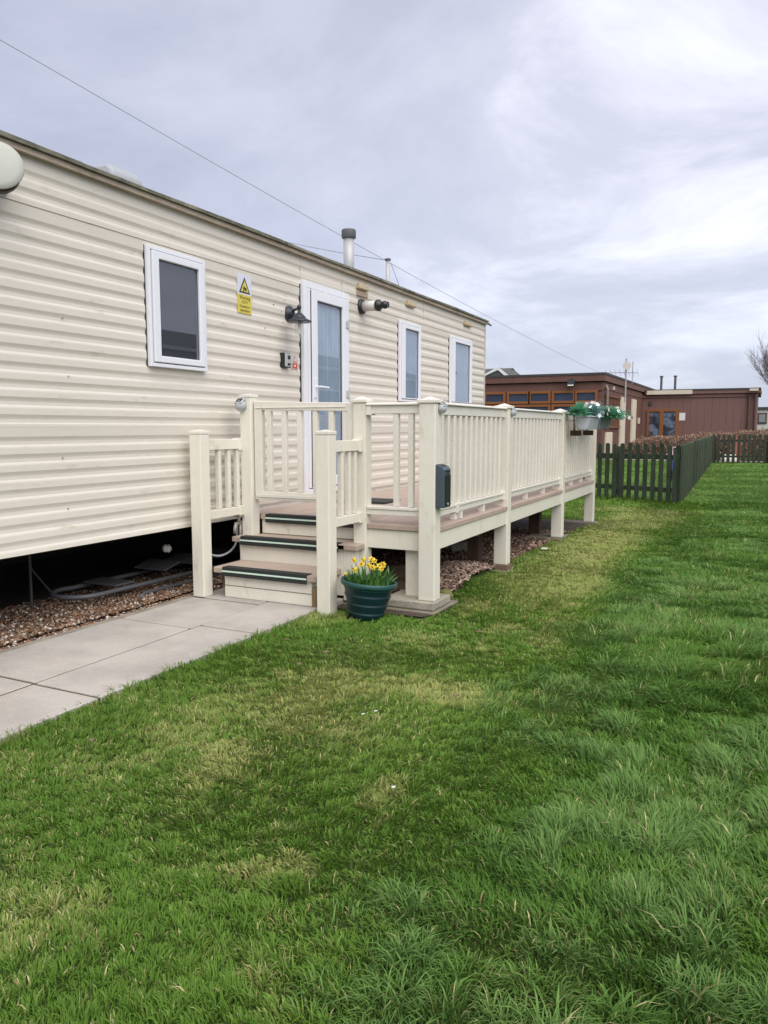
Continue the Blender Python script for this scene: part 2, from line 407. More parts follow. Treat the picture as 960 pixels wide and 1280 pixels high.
# path of cast slabs with recessed joints
path = MB()
path_x = [(-3.345, -2.827), (-2.811, -2.425)]
rows = {0: [-5.6, -4.5, -3.4, -2.2, -1.0, 0.15, 1.15, 2.25, 3.28, 3.93], 1: [-5.6, -4.5, -3.4, -2.2, -1.0, 0.15, 1.2, 2.243, 3.35, 4.02]}
for i, (xa, xb) in enumerate(path_x):
    ys = rows[i]
    for a, b_ in zip(ys[:-1], ys[1:]):
        path.box(xa, xb, a + 0.0075, b_ - 0.0075, -0.03, PATH_Z + random.uniform(-0.003, 0.002))
path.box(-3.345, -2.826, 3.938, 4.34, -0.03, PATH_Z)
path.box(-2.812, -2.425, 4.028, 4.34, -0.03, PATH_Z)
tag(path.build('path', 'paving', bevel=0.005), kind='structure')
tag(MB().box(-3.344, -2.428, -5.6, 4.335, -0.035, PATH_Z - 0.006).build('path_joint', 'joint'), kind='structure')
tag(MB().box(-3.41, -3.348, -5.6, 4.05, -0.03, PATH_Z - 0.004).build('path_edging', 'edging', bevel=0.008), kind='structure')
tag(MB().box(-8, 3, 28.7, 29.5, -0.02, 0.012).build('garden_path', 'edging'), kind='structure')

# ------------------------------------------------------------------ stuff: grass, gravel, bark chips
def grass_patch(name, kind):
    bands = [(0.75, 1.6, 48000, 30000), (1.6, 2.6, 42000, 25000), (2.6, 4, 30000, 18000), (4, 6, 19000, 12500), (6, 9, 10500, 7500), (9, 13, 4600, 3600), (13, 19, 1800, 1500), (19, 28.5, 650, 600)]
    PX, PY = [], []
    a0, a1 = R(-66), R(12)
    for d0, d1, rs, rl in bands:
        rho = rs if kind == 'short' else rl
        n = int(rho * 0.5 * (a1 - a0) * (d1 * d1 - d0 * d0))
        d = np.sqrt(RNG.random(n) * (d1 * d1 - d0 * d0) + d0 * d0); a = a0 + RNG.random(n) * (a1 - a0)
        PX.append(d * np.sin(a)); PY.append(d * np.cos(a))
    x = np.concatenate(PX); y = np.concatenate(PY)
    wob = (vnoise(x, y, 0.45, 1) - 0.5) * 0.34 + (vnoise(x, y, 0.12, 2) - 0.5) * 0.14
    rel = x - np.interp(y, BORDER_Y, BORDER_X) + wob
    mlong = sstep(-0.05, 0.22, rel)
    # keep off the path, the deck bed, the slabs
    keep = ~((y < 4.12) & (x < -2.425 + 0.018 * (vnoise(x, y, 0.12, 3) - 0.35) * 2))
    de = np.interp(y, DE_Y, DE_X) + (vnoise(x, y, 0.18, 4) - 0.5) * 0.16
    keep &= ~((y >= 4.12) & (y < 9.5) & (x < de - 0.05))
    keep &= ~((y >= 4.06) & (y < 4.7) & (x < -1.735) & (y > 4.24 + 0.06 * (vnoise(x, y, 0.1, 3) - 0.5)))
    keep &= ~((y >= 4.02) & (y < 4.4) & (x < -2.32))
    keep &= ~((np.hypot(x + 2.125, y - 4.03) < 0.115))
    keep &= ~((y >= 9.5) & (y < 10.9) & (x < -3.2))
    keep &= ~((y > 28.6))
    keep &= x > -16
    u = RNG.random(len(x))
    keep &= (u < mlong) if kind == 'long' else (u >= mlong * 0.85)
    garden = y > np.interp(x, [F_NEAR[0], FC[0]], [F_NEAR[1], FC[1]])
    flx = np.interp(y, [FC[1], F_LONG[1]], [FC[0], F_LONG[0]])
    garden &= (x < flx)
    keep &= ~(garden & (kind == 'long'))
    # nothing of the ground shows behind the caravan
    keep &= ~((x < -3.3) & (y < 11.2))
    x, y, rel, garden = x[keep], y[keep], rel[keep], garden[keep]
    flx = flx[keep]
    n = len(x); d = np.hypot(x, y)
    # tufts: each blade belongs to a jittered clump that sets its height, lean and colour, on top of broader noise
    t1 = vnoise(x, y, 0.16, 0); t2 = vnoise(x, y, 0.55, 5); t3 = vnoise(x, y, 1.7, 6)
    rnd = RNG.random((8, n))
    g = 0.135 if kind == 'long' else 0.062
    wx2 = x + 0.10 * (vnoise(x, y, 0.21, 1) - 0.5); wy2 = y + 0.10 * (vnoise(x, y, 0.21, 2) - 0.5)
    ci = np.floor(wx2 / g).astype(int); cj = np.floor(wy2 / g).astype(int)
    hh = [_tab[k][ci % 256, cj % 256] for k in range(4)]
    ox = wx2 - (ci + 0.5 + 0.7 * (hh[0] - 0.5)) * g; oy = wy2 - (cj + 0.5 + 0.7 * (hh[1] - 0.5)) * g
    rr = np.hypot(ox, oy) / g
    near = 1 - sstep(1.5, 6, d)
    core = 1.10 - (0.22 + 0.40 * near) * np.clip(rr / 0.75, 0, 1)
    wind = 2 * np.pi * vnoise(x, y, 0.9, 7) * 1.3
    ux = ox / g * 1.15 + 0.5 * np.cos(wind) + 1.5 * (rnd[0] - 0.5); uy = oy / g * 1.15 + 0.5 * np.sin(wind) + 1.5 * (rnd[7] - 0.5)
    lean_dir = np.arctan2(uy, ux)
    if kind == 'long':
        h = (0.034 + 0.085 * hh[2] + 0.035 * t2) * 0.74 * core * (0.55 + 0.7 * rnd[1]) * (0.70 + 0.34 * sstep(0, 0.35, rel)) * (0.66 + 0.6 * t3)
        h *= 0.95 - 0.50 * sstep(2.0, 9, d)
        bend = 0.30 + 0.8 * rnd[2] * (0.4 + hh[3])
        w = (0.0008 + 0.0010 * rnd[3]) * (1 + d / 5.0)
    else:
        h = (0.011 + 0.019 * hh[2] * (0.45 + t2) + 0.008 * t1) * core * (0.55 + 0.9 * rnd[1])
        nearfence = np.exp(-np.abs(y - np.interp(x, [F_NEAR[0], FC[0]], [F_NEAR[1], FC[1]])) / 0.18)
        h += nearfence * 0.09 * rnd[1]
        edge_path = np.exp(-np.abs(x + 2.42) / 0.06) * (y < 4.15)
        h += edge_path * (0.022 + 0.024 * rnd[1])
        bend = 0.25 + 0.8 * rnd[2]
        w = (0.0008 + 0.0008 * rnd[3]) * (1 + d / 4.8)
    wide = RNG.random(n) < (0.05 if kind == 'long' else 0.03)        # the odd broad weed or dock leaf
    w = np.where(wide, w * (2.0 if kind == 'long' else 2.6), w); bend = np.where(wide, bend + 0.3, bend)
    lx = np.cos(lean_dir); ly = np.sin(lean_dir)
    face = lean_dir + np.pi / 2 + (rnd[4] - 0.5) * 1.6
    sx = np.cos(face) * w; sy = np.sin(face) * w
    # three rings + tip
    fr = [(0.0, 0.0, 1.0), (0.42, 0.16, 0.95), (0.76, 0.48, 0.7)]
    V = np.zeros((n, 7, 3))
    for i, (fz, fb, fw) in enumerate(fr):
        cx = x + lx * h * bend * fb; cy = y + ly * h * bend * fb; cz = h * fz * (1 - 0.12 * bend * fb)
        V[:, 2 * i, 0] = cx - sx * fw; V[:, 2 * i, 1] = cy - sy * fw; V[:, 2 * i, 2] = cz
        V[:, 2 * i + 1, 0] = cx + sx * fw; V[:, 2 * i + 1, 1] = cy + sy * fw; V[:, 2 * i + 1, 2] = cz
    V[:, 6, 0] = x + lx * h * bend; V[:, 6, 1] = y + ly * h * bend; V[:, 6, 2] = h * (1 - 0.25 * bend)
    # colour of each blade
    if kind == 'long':
        g1 = np.array([0.057, 0.145, 0.018]); g2 = np.array([0.140, 0.280, 0.042]); g3 = np.array([0.162, 0.282, 0.082])  # g3 paints a pale sheen into some long tufts
    else:
        g1 = np.array([0.080, 0.178, 0.021]); g2 = np.array([0.210, 0.362, 0.058]); g3 = g2
    straw = np.array([0.68, 0.58, 0.31]); tan = np.array([0.40, 0.30, 0.16])
    a = np.clip(0.05 + 0.55 * rnd[5] * (0.4 + t2) + 0.35 * hh[3] * t2 + 0.45 * (t3 - 0.5), 0, 1)[:, None]
    c = g1 * (1 - a) + g2 * a
    if kind == 'long':
        bb = np.clip(sstep(0.45, 0.9, t2 * 0.6 + hh[2] * 0.5) * 0.7 + 0.3 * (rnd[6] - 0.4), 0, 1)[:, None]
        c = c * (1 - bb) + g3 * bb * (0.85 + 0.4 * rnd[7][:, None])
        ps = 0.025 + 0.05 * sstep(0.6, 0.8, vnoise(x, y, 0.3, 3))
    else:
        ps = 0.05 + 0.18 * sstep(0.52, 0.85, vnoise(x, y, 0.28, 3) * 0.6 + vnoise(x, y, 0.06, 4) * 0.4)
        for px, py, rx, ry, st in ((-1.67, 2.75, .22, .28, .75), (-1.66, 2.1, .10, .16, .6), (-1.2, 3.02, .30, .12, .7), (-1.12, 1.57, .09, .10, .5), (-1.94, 6.45, .10, .5, .3),
                                   (-1.58, 9.05, .14, 1.4, .72), (-1.64, 4.62, .14, .16, .8), (-1.65, 3.74, .2, .16, .35), (-1.25, 7.2, .10, 2.0, .6), (-1.45, 5.6, .2, .6, .55),
                                   (-1.12, 5.2, .08, .6, .55), (-1.0, 2.1, .07, .15, .45), (-1.62, 6.9, .14, 1.2, .5), (-1.9, 2.4, .12, .4, .35), (-1.25, 10.2, .3, .5, .45), (-1.0, 4.2, .1, .25, .4),
                                   (-2.3, 3.95, .2, .12, .35), (-1.45, 1.2, .1, .1, .35), (-1.75, 11.1, .5, .25, .4)):
            q = np.sqrt(((x - px) / rx) ** 2 + ((y - py) / ry) ** 2) + (vnoise(x, y, 0.13, 2) - 0.5) * 1.7 + (vnoise(x, y, 0.035, 5) - 0.5) * 1.6
            ps = np.maximum(ps, min(st * 1.25, 0.85) * (1 - sstep(0.4, 1.8, q)))
        tr = np.exp(-((x + 1.42 + 0.05 * np.sin(y)) / 0.36) ** 2) * sstep(4.3, 6, y) * (1 - sstep(10, 12, y)) * 0.95 * (0.35 + vnoise(x, y, 0.3, 0))
        ps = np.maximum(ps, tr)
        ps = np.maximum(ps, 0.30 * np.exp(-((x + 1.65) / 0.55) ** 2 - ((y - 2.7) / 0.9) ** 2) * (0.5 + vnoise(x, y, 0.2, 0)))
    m = (rnd[6] < ps) & ~wide
    if kind == 'short':
        V[m, :, 2] *= 0.85
    mixs = (0.5 + 0.5 * RNG.random(n))[:, None]
    sc = np.where((RNG.random(n) < 0.3)[:, None], tan, straw)
    c = np.where(m[:, None], c * (1 - mixs) + sc * mixs, c)
    yel = np.array([0.36, 0.41, 0.12])
    yw = np.clip(ps * 0.9, 0, 0.65)[:, None]
    c = c * (1 - yw) + yel * yw
    c = np.where((garden | ((x > flx) & (y > 13)))[:, None], c * 0.4 + np.array([0.225, 0.385, 0.095]) * 0.6, c)
    cols = np.repeat(c[:, None, :], 7, axis=1).reshape(-1, 3)
    base = (np.arange(n) * 7)[:, None]
    quads = np.array([0, 1, 3, 2, 2, 3, 5, 4, 4, 5, 6])[None, :] + base
    ls = (np.arange(n) * 11)[:, None] + np.array([0, 4, 8])[None, :]
    lt = np.tile([4, 4, 3], n)
    o = coloured_mesh(name, V.reshape(-1, 3), quads.ravel(), ls.ravel(), lt, cols, 'grass')
    return tag(o, kind='stuff')
tag(grass_patch('mown_grass', 'short'), 'short mown lawn grass with yellowed straw patches beside the path and veranda', 'grass')
tag(grass_patch('long_grass', 'long'), 'long tufted unmown grass along the right side of the mown strip', 'grass')

def ico():
    t = (1 + 5 ** 0.5) / 2
    v = np.array([(-1, t, 0), (1, t, 0), (-1, -t, 0), (1, -t, 0), (0, -1, t), (0, 1, t), (0, -1, -t), (0, 1, -t), (t, 0, -1), (t, 0, 1), (-t, 0, -1), (-t, 0, 1)], float)
    v /= np.linalg.norm(v[0])
    f = np.array([(0, 11, 5), (0, 5, 1), (0, 1, 7), (0, 7, 10), (0, 10, 11), (1, 5, 9), (5, 11, 4), (11, 10, 2), (10, 7, 6), (7, 1, 8), (3, 9, 4), (3, 4, 2), (3, 2, 6), (3, 6, 8), (3, 8, 9), (4, 9, 5), (2, 4, 11), (6, 2, 10), (8, 6, 7), (9, 8, 1)])
    return v, f

def scatter_bits(name, x, y, z, size, cols, mat, flat=0.6):
    iv, fc = ico(); n = len(x)
    sc = size[:, None] * (0.6 + 0.8 * RNG.random((n, 3))); sc[:, 2] *= flat
    if mat == 'chips': sc[:, 0] *= 2.0; sc[:, 1] *= 0.75
    V = iv[None] * sc[:, None, :] * (1 + 0.25 * (RNG.random((n, 12, 1)) - 0.5))
    an = RNG.random(n) * 2 * np.pi; tl = (RNG.random(n) - 0.5) * 1.4
    ca, sa, ct, st = np.cos(an), np.sin(an), np.cos(tl), np.sin(tl)
    X = V[..., 0] * ct[:, None] + V[..., 2] * st[:, None]; Z = -V[..., 0] * st[:, None] + V[..., 2] * ct[:, None]; Y = V[..., 1]
    V2 = np.stack([X * ca[:, None] - Y * sa[:, None] + x[:, None], X * sa[:, None] + Y * ca[:, None] + y[:, None], Z + z[:, None]], -1)
    F = fc[None] + (np.arange(n) * 12)[:, None, None]
    return coloured_mesh(name, V2.reshape(-1, 3), F.ravel(), np.arange(n * 20) * 3, np.full(n * 20, 3), np.repeat(cols, 12, 0), mat)

n = 15000
gx = -3.415 - 0.75 * RNG.random(n) ** 1.5; gy = 1.2 + 3.5 * RNG.random(n)
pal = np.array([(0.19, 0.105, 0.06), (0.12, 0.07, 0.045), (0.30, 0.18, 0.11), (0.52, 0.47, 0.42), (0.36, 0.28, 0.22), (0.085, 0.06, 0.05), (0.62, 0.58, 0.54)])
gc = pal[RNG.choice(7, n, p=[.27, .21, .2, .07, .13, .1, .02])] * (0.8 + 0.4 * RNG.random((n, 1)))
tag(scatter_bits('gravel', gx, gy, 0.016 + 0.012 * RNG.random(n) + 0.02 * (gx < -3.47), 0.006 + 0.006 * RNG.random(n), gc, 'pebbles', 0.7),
    'brown and white pebbles between the path and the underside of the caravan', 'gravel', kind='stuff')
n = 15000
cx = -1.9 - 1.1 * RNG.random(n) ** 1.2; cy = 4.75 + 3.6 * RNG.random(n) ** 1.25
pile = np.exp(-((cx + 2.08) / 0.28) ** 2 - ((cy - 5.45) / 0.42) ** 2)
keepc = cx < np.interp(cy, DE_Y, DE_X) + 0.03
cx, cy, pile = cx[keepc], cy[keepc], pile[keepc]; n = len(cx)
pal = np.array([(0.42, 0.30, 0.23), (0.20, 0.12, 0.09), (0.52, 0.41, 0.33), (0.09, 0.055, 0.04)])
pr = np.where(RNG.random(n) < pile * 0.9, RNG.choice(3, n, p=[.45, .1, .45]), RNG.choice(4, n, p=[.2, .42, .06, .32]))
tag(scatter_bits('bark_chips', cx, cy, 0.014 + 0.085 * pile + 0.016 * RNG.random(n), 0.007 + 0.010 * RNG.random(n), pal[pr] * 1.05 * (0.7 + 0.4 * RNG.random((n, 1))), 'chips', 0.3),
    'pinkish brown bark chips and dead leaves heaped under the veranda edge', 'bark chips', kind='stuff')

# ------------------------------------------------------------------ the static caravan
car = thing('static_caravan', 'long cream static caravan with ribbed siding raised off the gravel', 'caravan', (-4.95, 3.0, 0.0))
CY0, CY1 = -3.2, 9.965
BX = -6.48
JOINTS = (2.277, 1.167)
dark_z = [2.441, 2.352, 2.204, 2.113, 2.021, 1.931, 1.840, 1.749, 1.657, 1.565, 1.474, 1.386, 1.298, 1.208, 1.095, 1.006, 0.917, 0.826, 0.736, 0.647, 0.560]
prof = [(0.0, 2.53)]
jn = list(JOINTS)
for zd in dark_z:
    while jn and jn[0] > zd:
        j = jn.pop(0)
        prof += [(0.0, j + 0.004), (-0.010, j + 0.003), (-0.010, j - 0.002), (0.003, j - 0.004), (0.002, j - 0.016)]
    prof += [(0.0005, zd + 0.011), (-0.0055, zd - 0.004), (-0.0075, zd - 0.013), (-0.0064, zd - 0.030), (-0.0012, zd - 0.041), (0.0, zd - 0.048)]
prof += [(0.001, 0.494), (-0.012, 0.492), (-0.03, 0.50)]
wall = MB()
for (a, za), (b_, zb) in zip(prof[:-1], prof[1:]):
    wall.poly([(WX + a, CY0, za), (WX + a, CY1, za), (WX + b_, CY1, zb), (WX + b_, CY0, zb)])
wall.box(BX, WX - 0.035, CY0 + 0.01, CY1 - 0.01, 0.50, 2.53)
wall.build('wall', 'siding', car, recalc=True)
MB().box(WX - 0.012, WX + 0.010, CY1 - 0.012, CY1 + 0.008, 0.492, 2.53).build('corner_trim', surf('corner_bead', (0.55, 0.50, 0.45), 0.5), car)
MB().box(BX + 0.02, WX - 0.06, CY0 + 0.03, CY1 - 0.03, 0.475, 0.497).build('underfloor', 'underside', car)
ch = MB()
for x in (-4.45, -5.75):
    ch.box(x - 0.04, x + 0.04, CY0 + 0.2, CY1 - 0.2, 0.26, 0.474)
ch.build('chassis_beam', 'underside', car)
MB().box(BX + 0.0, BX + 0.04, CY0, CY1, 0.0, 0.437).box(BX, WX - 0.3, CY1 - 0.06, CY1 - 0.02, 0.0, 0.437).box(BX, WX - 0.3, CY0 + 0.02, CY0 + 0.06, 0.0, 0.437).build('light_block_panel', 'underside', car)  # unseen dark panels added at back and ends to keep light out
for y in (3.20, 6.6):
    jk = MB().tube([(-4.0, y, 0.0), (-4.0, y, 0.46)], 0.009, 10).obox((-4.0, y, 0.02), (1, 0, 0), (0, 1, 0), (0, 0, 1), 0.05, 0.05, 0.018)
    jk.tube([(-4.0, y, 0.30), (-4.0, y + 0.16, 0.10)], 0.006, 6).build('support_jack', 'chassis', car)
rf = MB()
rz = [(-3.375, 2.560), (-4.1, 2.64), (-4.95, 2.73), (-5.8, 2.64), (-6.52, 2.56)]
for (a, za), (b_, zb) in zip(rz[:-1], rz[1:]):
    rf.poly([(a, CY0 - 0.03, za), (a, CY1 + 0.03, za), (b_, CY1 + 0.03, zb), (b_, CY0 - 0.03, zb)])
rf.poly([(a, CY1 + 0.012, z) for a, z in rz] + [(BX, CY1 + 0.012, 2.53), (WX, CY1 + 0.012, 2.53)])
roof = rf.build('roof', 'roof', car)
# gutter trim with algae lip: slight waviness so that the line is not ruler straight
gt = MB(); lip = MB()
ys = np.linspace(CY0 - 0.03, CY1 + 0.03, 90)
for a, b_ in zip(ys[:-1], ys[1:]):
    da, db = 0.003 * math.sin(a * 3.1) + random.uniform(-.001, .001), 0.003 * math.sin(b_ * 3.1)
    gt.box(WX - 0.01, WX + 0.030, a, b_, 2.520, 2.553)
    lip.box(WX - 0.02, WX + 0.045, a, b_, 2.5545 + da * 0.3, 2.575 + da)
gt.box(WX + 0.0305, WX + 0.036, CY0 - 0.03, CY1 + 0.035, 2.520, 2.528)
g_ = gt.build('gutter', 'gutter', car)
lip.build('gutter_lip', 'algae', g_)
MB().lathe((WX + 0.03, CY1 + 0.035, 2.537), [(0.015, 0), (0.012, 0.07)], 8, axis=(0.3, 1, -0.3)).build('gutter_spout', 'algae', g_)
# seams in the top panel
M['seam'] = surf('panel_seam_sealant', (0.56, 0.51, 0.44), 0.6)
for y in (5.40, 6.085, 7.9):
    MB().box(WX - 0.006, WX + 0.0015, y - 0.002, y + 0.002, 2.34, 2.52).build('panel_seam', 'seam', car)
M['plug'] = surf('grey_plug', (0.42, 0.38, 0.33), 0.6)
for y, z in ((5.12, 2.05), (5.135, 1.97), (5.16, 2.14), (5.02, 2.09), (3.02, 1.74), (3.04, 1.43), (8.02, 2.05), (8.3, 2.03), (2.98, 0.99), (3.0, 0.71), (4.9, 1.9), (1.9, 1.5)):
    MB().lathe((WX - 0.004, y, z), [(0.0045, 0), (0.0045, 0.008)], 8, axis=(1, 0, 0)).build('fixing_plug', 'plug', car)

def caravan_window(y0, y1, z0, z1, fw_l, fw_r, fw_t, fw_b, backing_mat, catch=False):
    f = MB()
    o = 0.022          # outer frame
    x0, x1 = WX - 0.01, WX + 0.030
    f.box(x0, x1, y0, y0 + o, z0, z1); f.box(x0, x1, y1 - o, y1, z0, z1)
    f.box(x0, x1, y0 + o, y1 - o, z1 - o, z1); f.box(x0, x1 + 0.006, y0 + o, y1 - o, z0, z0 + o)
    fr = f.build('window', 'upvc', car, bevel=0.003)
    s = MB(); i = o + 0.006; x2 = WX + 0.041
    s.box(x0, x2, y0 + i, y0 + fw_l, z0 + i, z1 - i); s.box(x0, x2, y1 - fw_r, y1 - i, z0 + i, z1 - i)
    s.box(x0, x2, y0 + fw_l, y1 - fw_r, z1 - fw_t, z1 - i); s.box(x0, x2, y0 + fw_l, y1 - fw_r, z0 + i, z0 + fw_b)
    s.build('sash', 'upvc', fr, bevel=0.005)
    g = MB()
    ga = [(WX + 0.020, y0 + fw_l - 0.004, z0 + fw_b - 0.004), (WX + 0.020, y1 - fw_r + 0.004, z0 + fw_b - 0.004), (WX + 0.020, y1 - fw_r + 0.004, z1 - fw_t + 0.004), (WX + 0.020, y0 + fw_l - 0.004, z1 - fw_t + 0.004)]
    g.poly(ga).build('pane', 'glass', fr, recalc=False)
    rb = MB()
    e = 0.005
    ya, yb, za, zb = y0 + fw_l, y1 - fw_r, z0 + fw_b, z1 - fw_t
    rb.box(WX + 0.019, WX + 0.026, ya, ya + e, za, zb).box(WX + 0.019, WX + 0.026, yb - e, yb, za, zb).box(WX + 0.019, WX + 0.026, ya + e, yb - e, zb - e, zb).box(WX + 0.019, WX + 0.026, ya + e, yb - e, za, za + e)
    rb.build('glazing_bead', surf('grey_glazing_bead', (0.12, 0.13, 0.15), 0.5), fr)
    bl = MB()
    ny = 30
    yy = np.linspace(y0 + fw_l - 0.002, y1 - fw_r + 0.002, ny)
    wv = 0.0035 if backing_mat == 'net' else 0.0012
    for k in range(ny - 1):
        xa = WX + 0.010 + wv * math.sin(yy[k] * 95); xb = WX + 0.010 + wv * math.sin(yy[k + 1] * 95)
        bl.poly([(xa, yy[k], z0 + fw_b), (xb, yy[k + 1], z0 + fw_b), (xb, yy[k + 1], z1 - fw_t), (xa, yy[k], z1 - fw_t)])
    bl.build('curtain_or_dark_room', backing_mat, fr)
    if catch:
        MB().box(WX + 0.021, WX + 0.035, y0 + fw_l + 0.01, y0 + fw_l + 0.045, 1.80, 1.82).box(WX + 0.021, WX + 0.03, y0 + fw_l + 0.015, y0 + fw_l + 0.028, 1.77, 1.83).build('catch', 'black', fr)
    MB().box(WX - 0.008, WX + 0.004, y0 - 0.005, y0 - 0.001, z0, z1).build('sealant_shadow', 'roomdark', fr)  # dark strip painting in the shadow line beside the frame
    return fr
caravan_window(3.648, 4.180, 1.527, 2.252, 0.085, 0.075, 0.072, 0.068, 'roomdark')  # flat dark sheet behind this pane imitates the unlit room
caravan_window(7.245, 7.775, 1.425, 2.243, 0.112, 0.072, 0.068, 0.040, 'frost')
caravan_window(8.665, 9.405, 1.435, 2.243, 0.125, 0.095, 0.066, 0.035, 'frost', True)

# door
D0, D1, DZ0, DZ1 = 5.395, 6.150, 0.597, 2.335
db = MB()
db.box(WX - 0.01, WX + 0.035, D0, D0 + 0.055, DZ0, DZ1); db.box(WX - 0.01, WX + 0.035, D1 - 0.035, D1, DZ0, DZ1)
db.box(WX - 0.01, WX + 0.035, D0 + 0.055, D1 - 0.035, DZ1 - 0.05, DZ1); db.box(WX - 0.01, WX + 0.045, D0 + 0.055, D1 - 0.035, DZ0, DZ0 + 0.045)
door = db.build('door', 'upvc', car, bevel=0.003)
lf = MB(); x2 = WX + 0.050
lf.box(WX, x2, D0 + 0.10, 5.585, 0.652, 2.278); lf.box(WX, x2, 6.012, D1 - 0.042, 0.652, 2.278)
lf.box(WX, x2, 5.585, 6.012, 2.197, 2.278); lf.box(WX, x2, 5.585, 6.012, 0.652, 0.737)
lf.build('door_leaf', 'upvc', door, bevel=0.005)
MB().box(WX + 0.0, WX + 0.040, D0 + 0.057, D0 + 0.092, 0.65, 2.282).build('door_jamb', 'upvc', door, bevel=0.003)
MB().box(WX + 0.0, WX + 0.043, D0 + 0.093, D0 + 0.099, 0.66, 2.27).build('door_gap', 'roomdark', door)
MB().box(WX - 0.008, WX + 0.004, D0 - 0.012, D0 - 0.001, 1.05, DZ1 - 0.03).build('door_seal_shadow', 'black', door)  # black strip standing in for the shadow line left of the door
MB().poly([(WX + 0.026, 5.582, 0.735), (WX + 0.026, 6.014, 0.735), (WX + 0.026, 6.014, 2.2), (WX + 0.026, 5.582, 2.2)]).build('pane', 'glass', door, recalc=False)
MB().box(WX + 0.024, WX + 0.034, 5.585, 5.592, 0.737, 2.197).box(WX + 0.024, WX + 0.034, 6.005, 6.012, 0.737, 2.197).box(WX + 0.024, WX + 0.034, 5.592, 6.005, 2.19, 2.197).build('glazing_bead', surf('dark_glazing_bead', (0.08, 0.09, 0.1), 0.5), door)
bl = MB(); yy = np.linspace(5.58, 6.016, 60)
for k in range(59):
    xa, xb = (WX + 0.012 + 0.0025 * math.sin(v * 80) + 0.0012 * math.sin(v * 210) for v in (yy[k], yy[k + 1]))
    bl.poly([(xa, yy[k], 0.737), (xb, yy[k + 1], 0.737), (xb, yy[k + 1], 2.197), (xa, yy[k], 2.197)])
bl.build('net_curtain', 'net', door, smooth=True)
hd = MB().box(x2 - 0.004, x2 + 0.010, 5.518, 5.552, 1.40, 1.56).tube([(x2 + 0.006, 5.535, 1.490), (x2 + 0.05, 5.535, 1.490), (x2 + 0.052, 5.56, 1.490), (x2 + 0.052, 5.67, 1.487)], 0.0085, 10)
hd.build('door_handle', 'upvc', door, bevel=0.002)
for z in (2.06, 1.45, 0.85):
    MB().tube([(x2 + 0.004, 6.105, z - 0.045), (x2 + 0.004, 6.105, z + 0.045)], 0.010, 10).box(x2 - 0.004, x2 + 0.008, 6.06, 6.10, z - 0.03, z + 0.03).build('door_hinge', 'silver', door)
# vents under the gutter
for y0, y1 in ((6.36, 6.55), (7.43, 7.645), (9.15, 9.40)):
    MB().box(WX - 0.01, WX + 0.032, y0, y1, 2.425, 2.472).box(WX, WX + 0.024, y0 + 0.008, y1 - 0.008, 2.417, 2.4245).build('wall_vent', 'beige', car, bevel=0.004)
MB().box(WX - 0.01, WX + 0.012, 6.35, 6.56, 2.36, 2.41).build('vent_plate', 'stain', car, bevel=0.003)
# balanced flue sticking out of the wall
bf = MB().lathe((WX - 0.02, 6.44, 2.268), [(0.046, 0.04), (0.046, 0.185)], 20, axis=(1, 0, 0)).build('boiler_flue', 'fluewhite', car, smooth=True)
MB().lathe((WX - 0.01, 6.44, 2.268), [(0.066, 0), (0.070, 0.012), (0.066, 0.034), (0.050, 0.040)], 24, axis=(1, 0, 0)).build('flue_flange', 'black', bf, smooth=True)
MB().lathe((WX + 0.163, 6.44, 2.268), [(0.049, 0), (0.052, 0.01), (0.052, 0.032), (0.033, 0.045), (0.031, 0.075), (0.036, 0.080), (0.036, 0.094), (0.028, 0.100), (0.028, 0.118)], 20, axis=(1, 0, 0)).build('flue_terminal', 'black', bf, smooth=True)
# roof furniture
fl = MB().lathe((-3.93, 7.14, 2.60), [(0.055, 0), (0.055, 0.50)], 24).build('flue_pipe', 'steel', car, smooth=True)
MB().lathe((-3.93, 7.14, 3.085), [(0.070, 0), (0.074, 0.008), (0.074, 0.072), (0.070, 0.084), (0.04, 0.088)], 24).build('flue_cap', 'fluecap', fl, smooth=True)
MB().lathe((-3.93, 7.14, 2.60), [(0.16, 0), (0.13, 0.10), (0.07, 0.135)], 20).build('flue_flashing', 'roof', fl)
ma = MB().lathe((-4.1, 8.40, 2.6), [(0.025, 0), (0.023, 0.52)], 14).build('slim_flue', 'steel', car, smooth=True)
MB().lathe((-4.1, 8.40, 3.12), [(0.038, 0), (0.038, 0.016), (0.02, 0.022)], 14).build('flue_cap', 'fluecap', ma)
MB().prism([(-4.30, 3.92, 2.62), (-3.92, 3.92, 2.60), (-3.92, 3.92, 2.83), (-3.97, 3.92, 2.885), (-4.25, 3.92, 2.895), (-4.30, 3.92, 2.85)], (0, 0.28, 0)).build('roof_vent', 'rooflight', car, bevel=0.02)

# ------------------------------------------------------------------ things fixed to the caravan wall
sd = thing('satellite_dish', 'round pale grey dish mounted high at the left end of the caravan wall', 'satellite dish', (WX, 2.66, 2.38))
dc = Vector((-3.27, 2.548, 2.372)); da = Vector((0.78, -0.60, 0.18)).normalized()
MB().lathe(dc, [(0.113, -0.014), (0.117, -0.006), (0.113, 0.0), (0.09, 0.006), (0.06, 0.010), (0.03, 0.012), (0.004, 0.0125)], 36, axis=da).build('dish_face', 'dish', sd, smooth=True)
MB().lathe(dc - da * 0.0145 + Vector((0, 0, -0.012)), [(0.100, -0.05), (0.106, 0.0)], 36, axis=da).build('dish_rim', 'dishdark', sd, smooth=True)
MB().tube([dc - da * 0.07, Vector((WX + 0.0, 2.66, 2.37))], 0.03, 10).obox((WX + 0.006, 2.66, 2.37), (1, 0, 0), (0, 1, 0), (0, 0, 1), 0.012, 0.05, 0.07).build('wall_bracket', 'dishdark', sd)

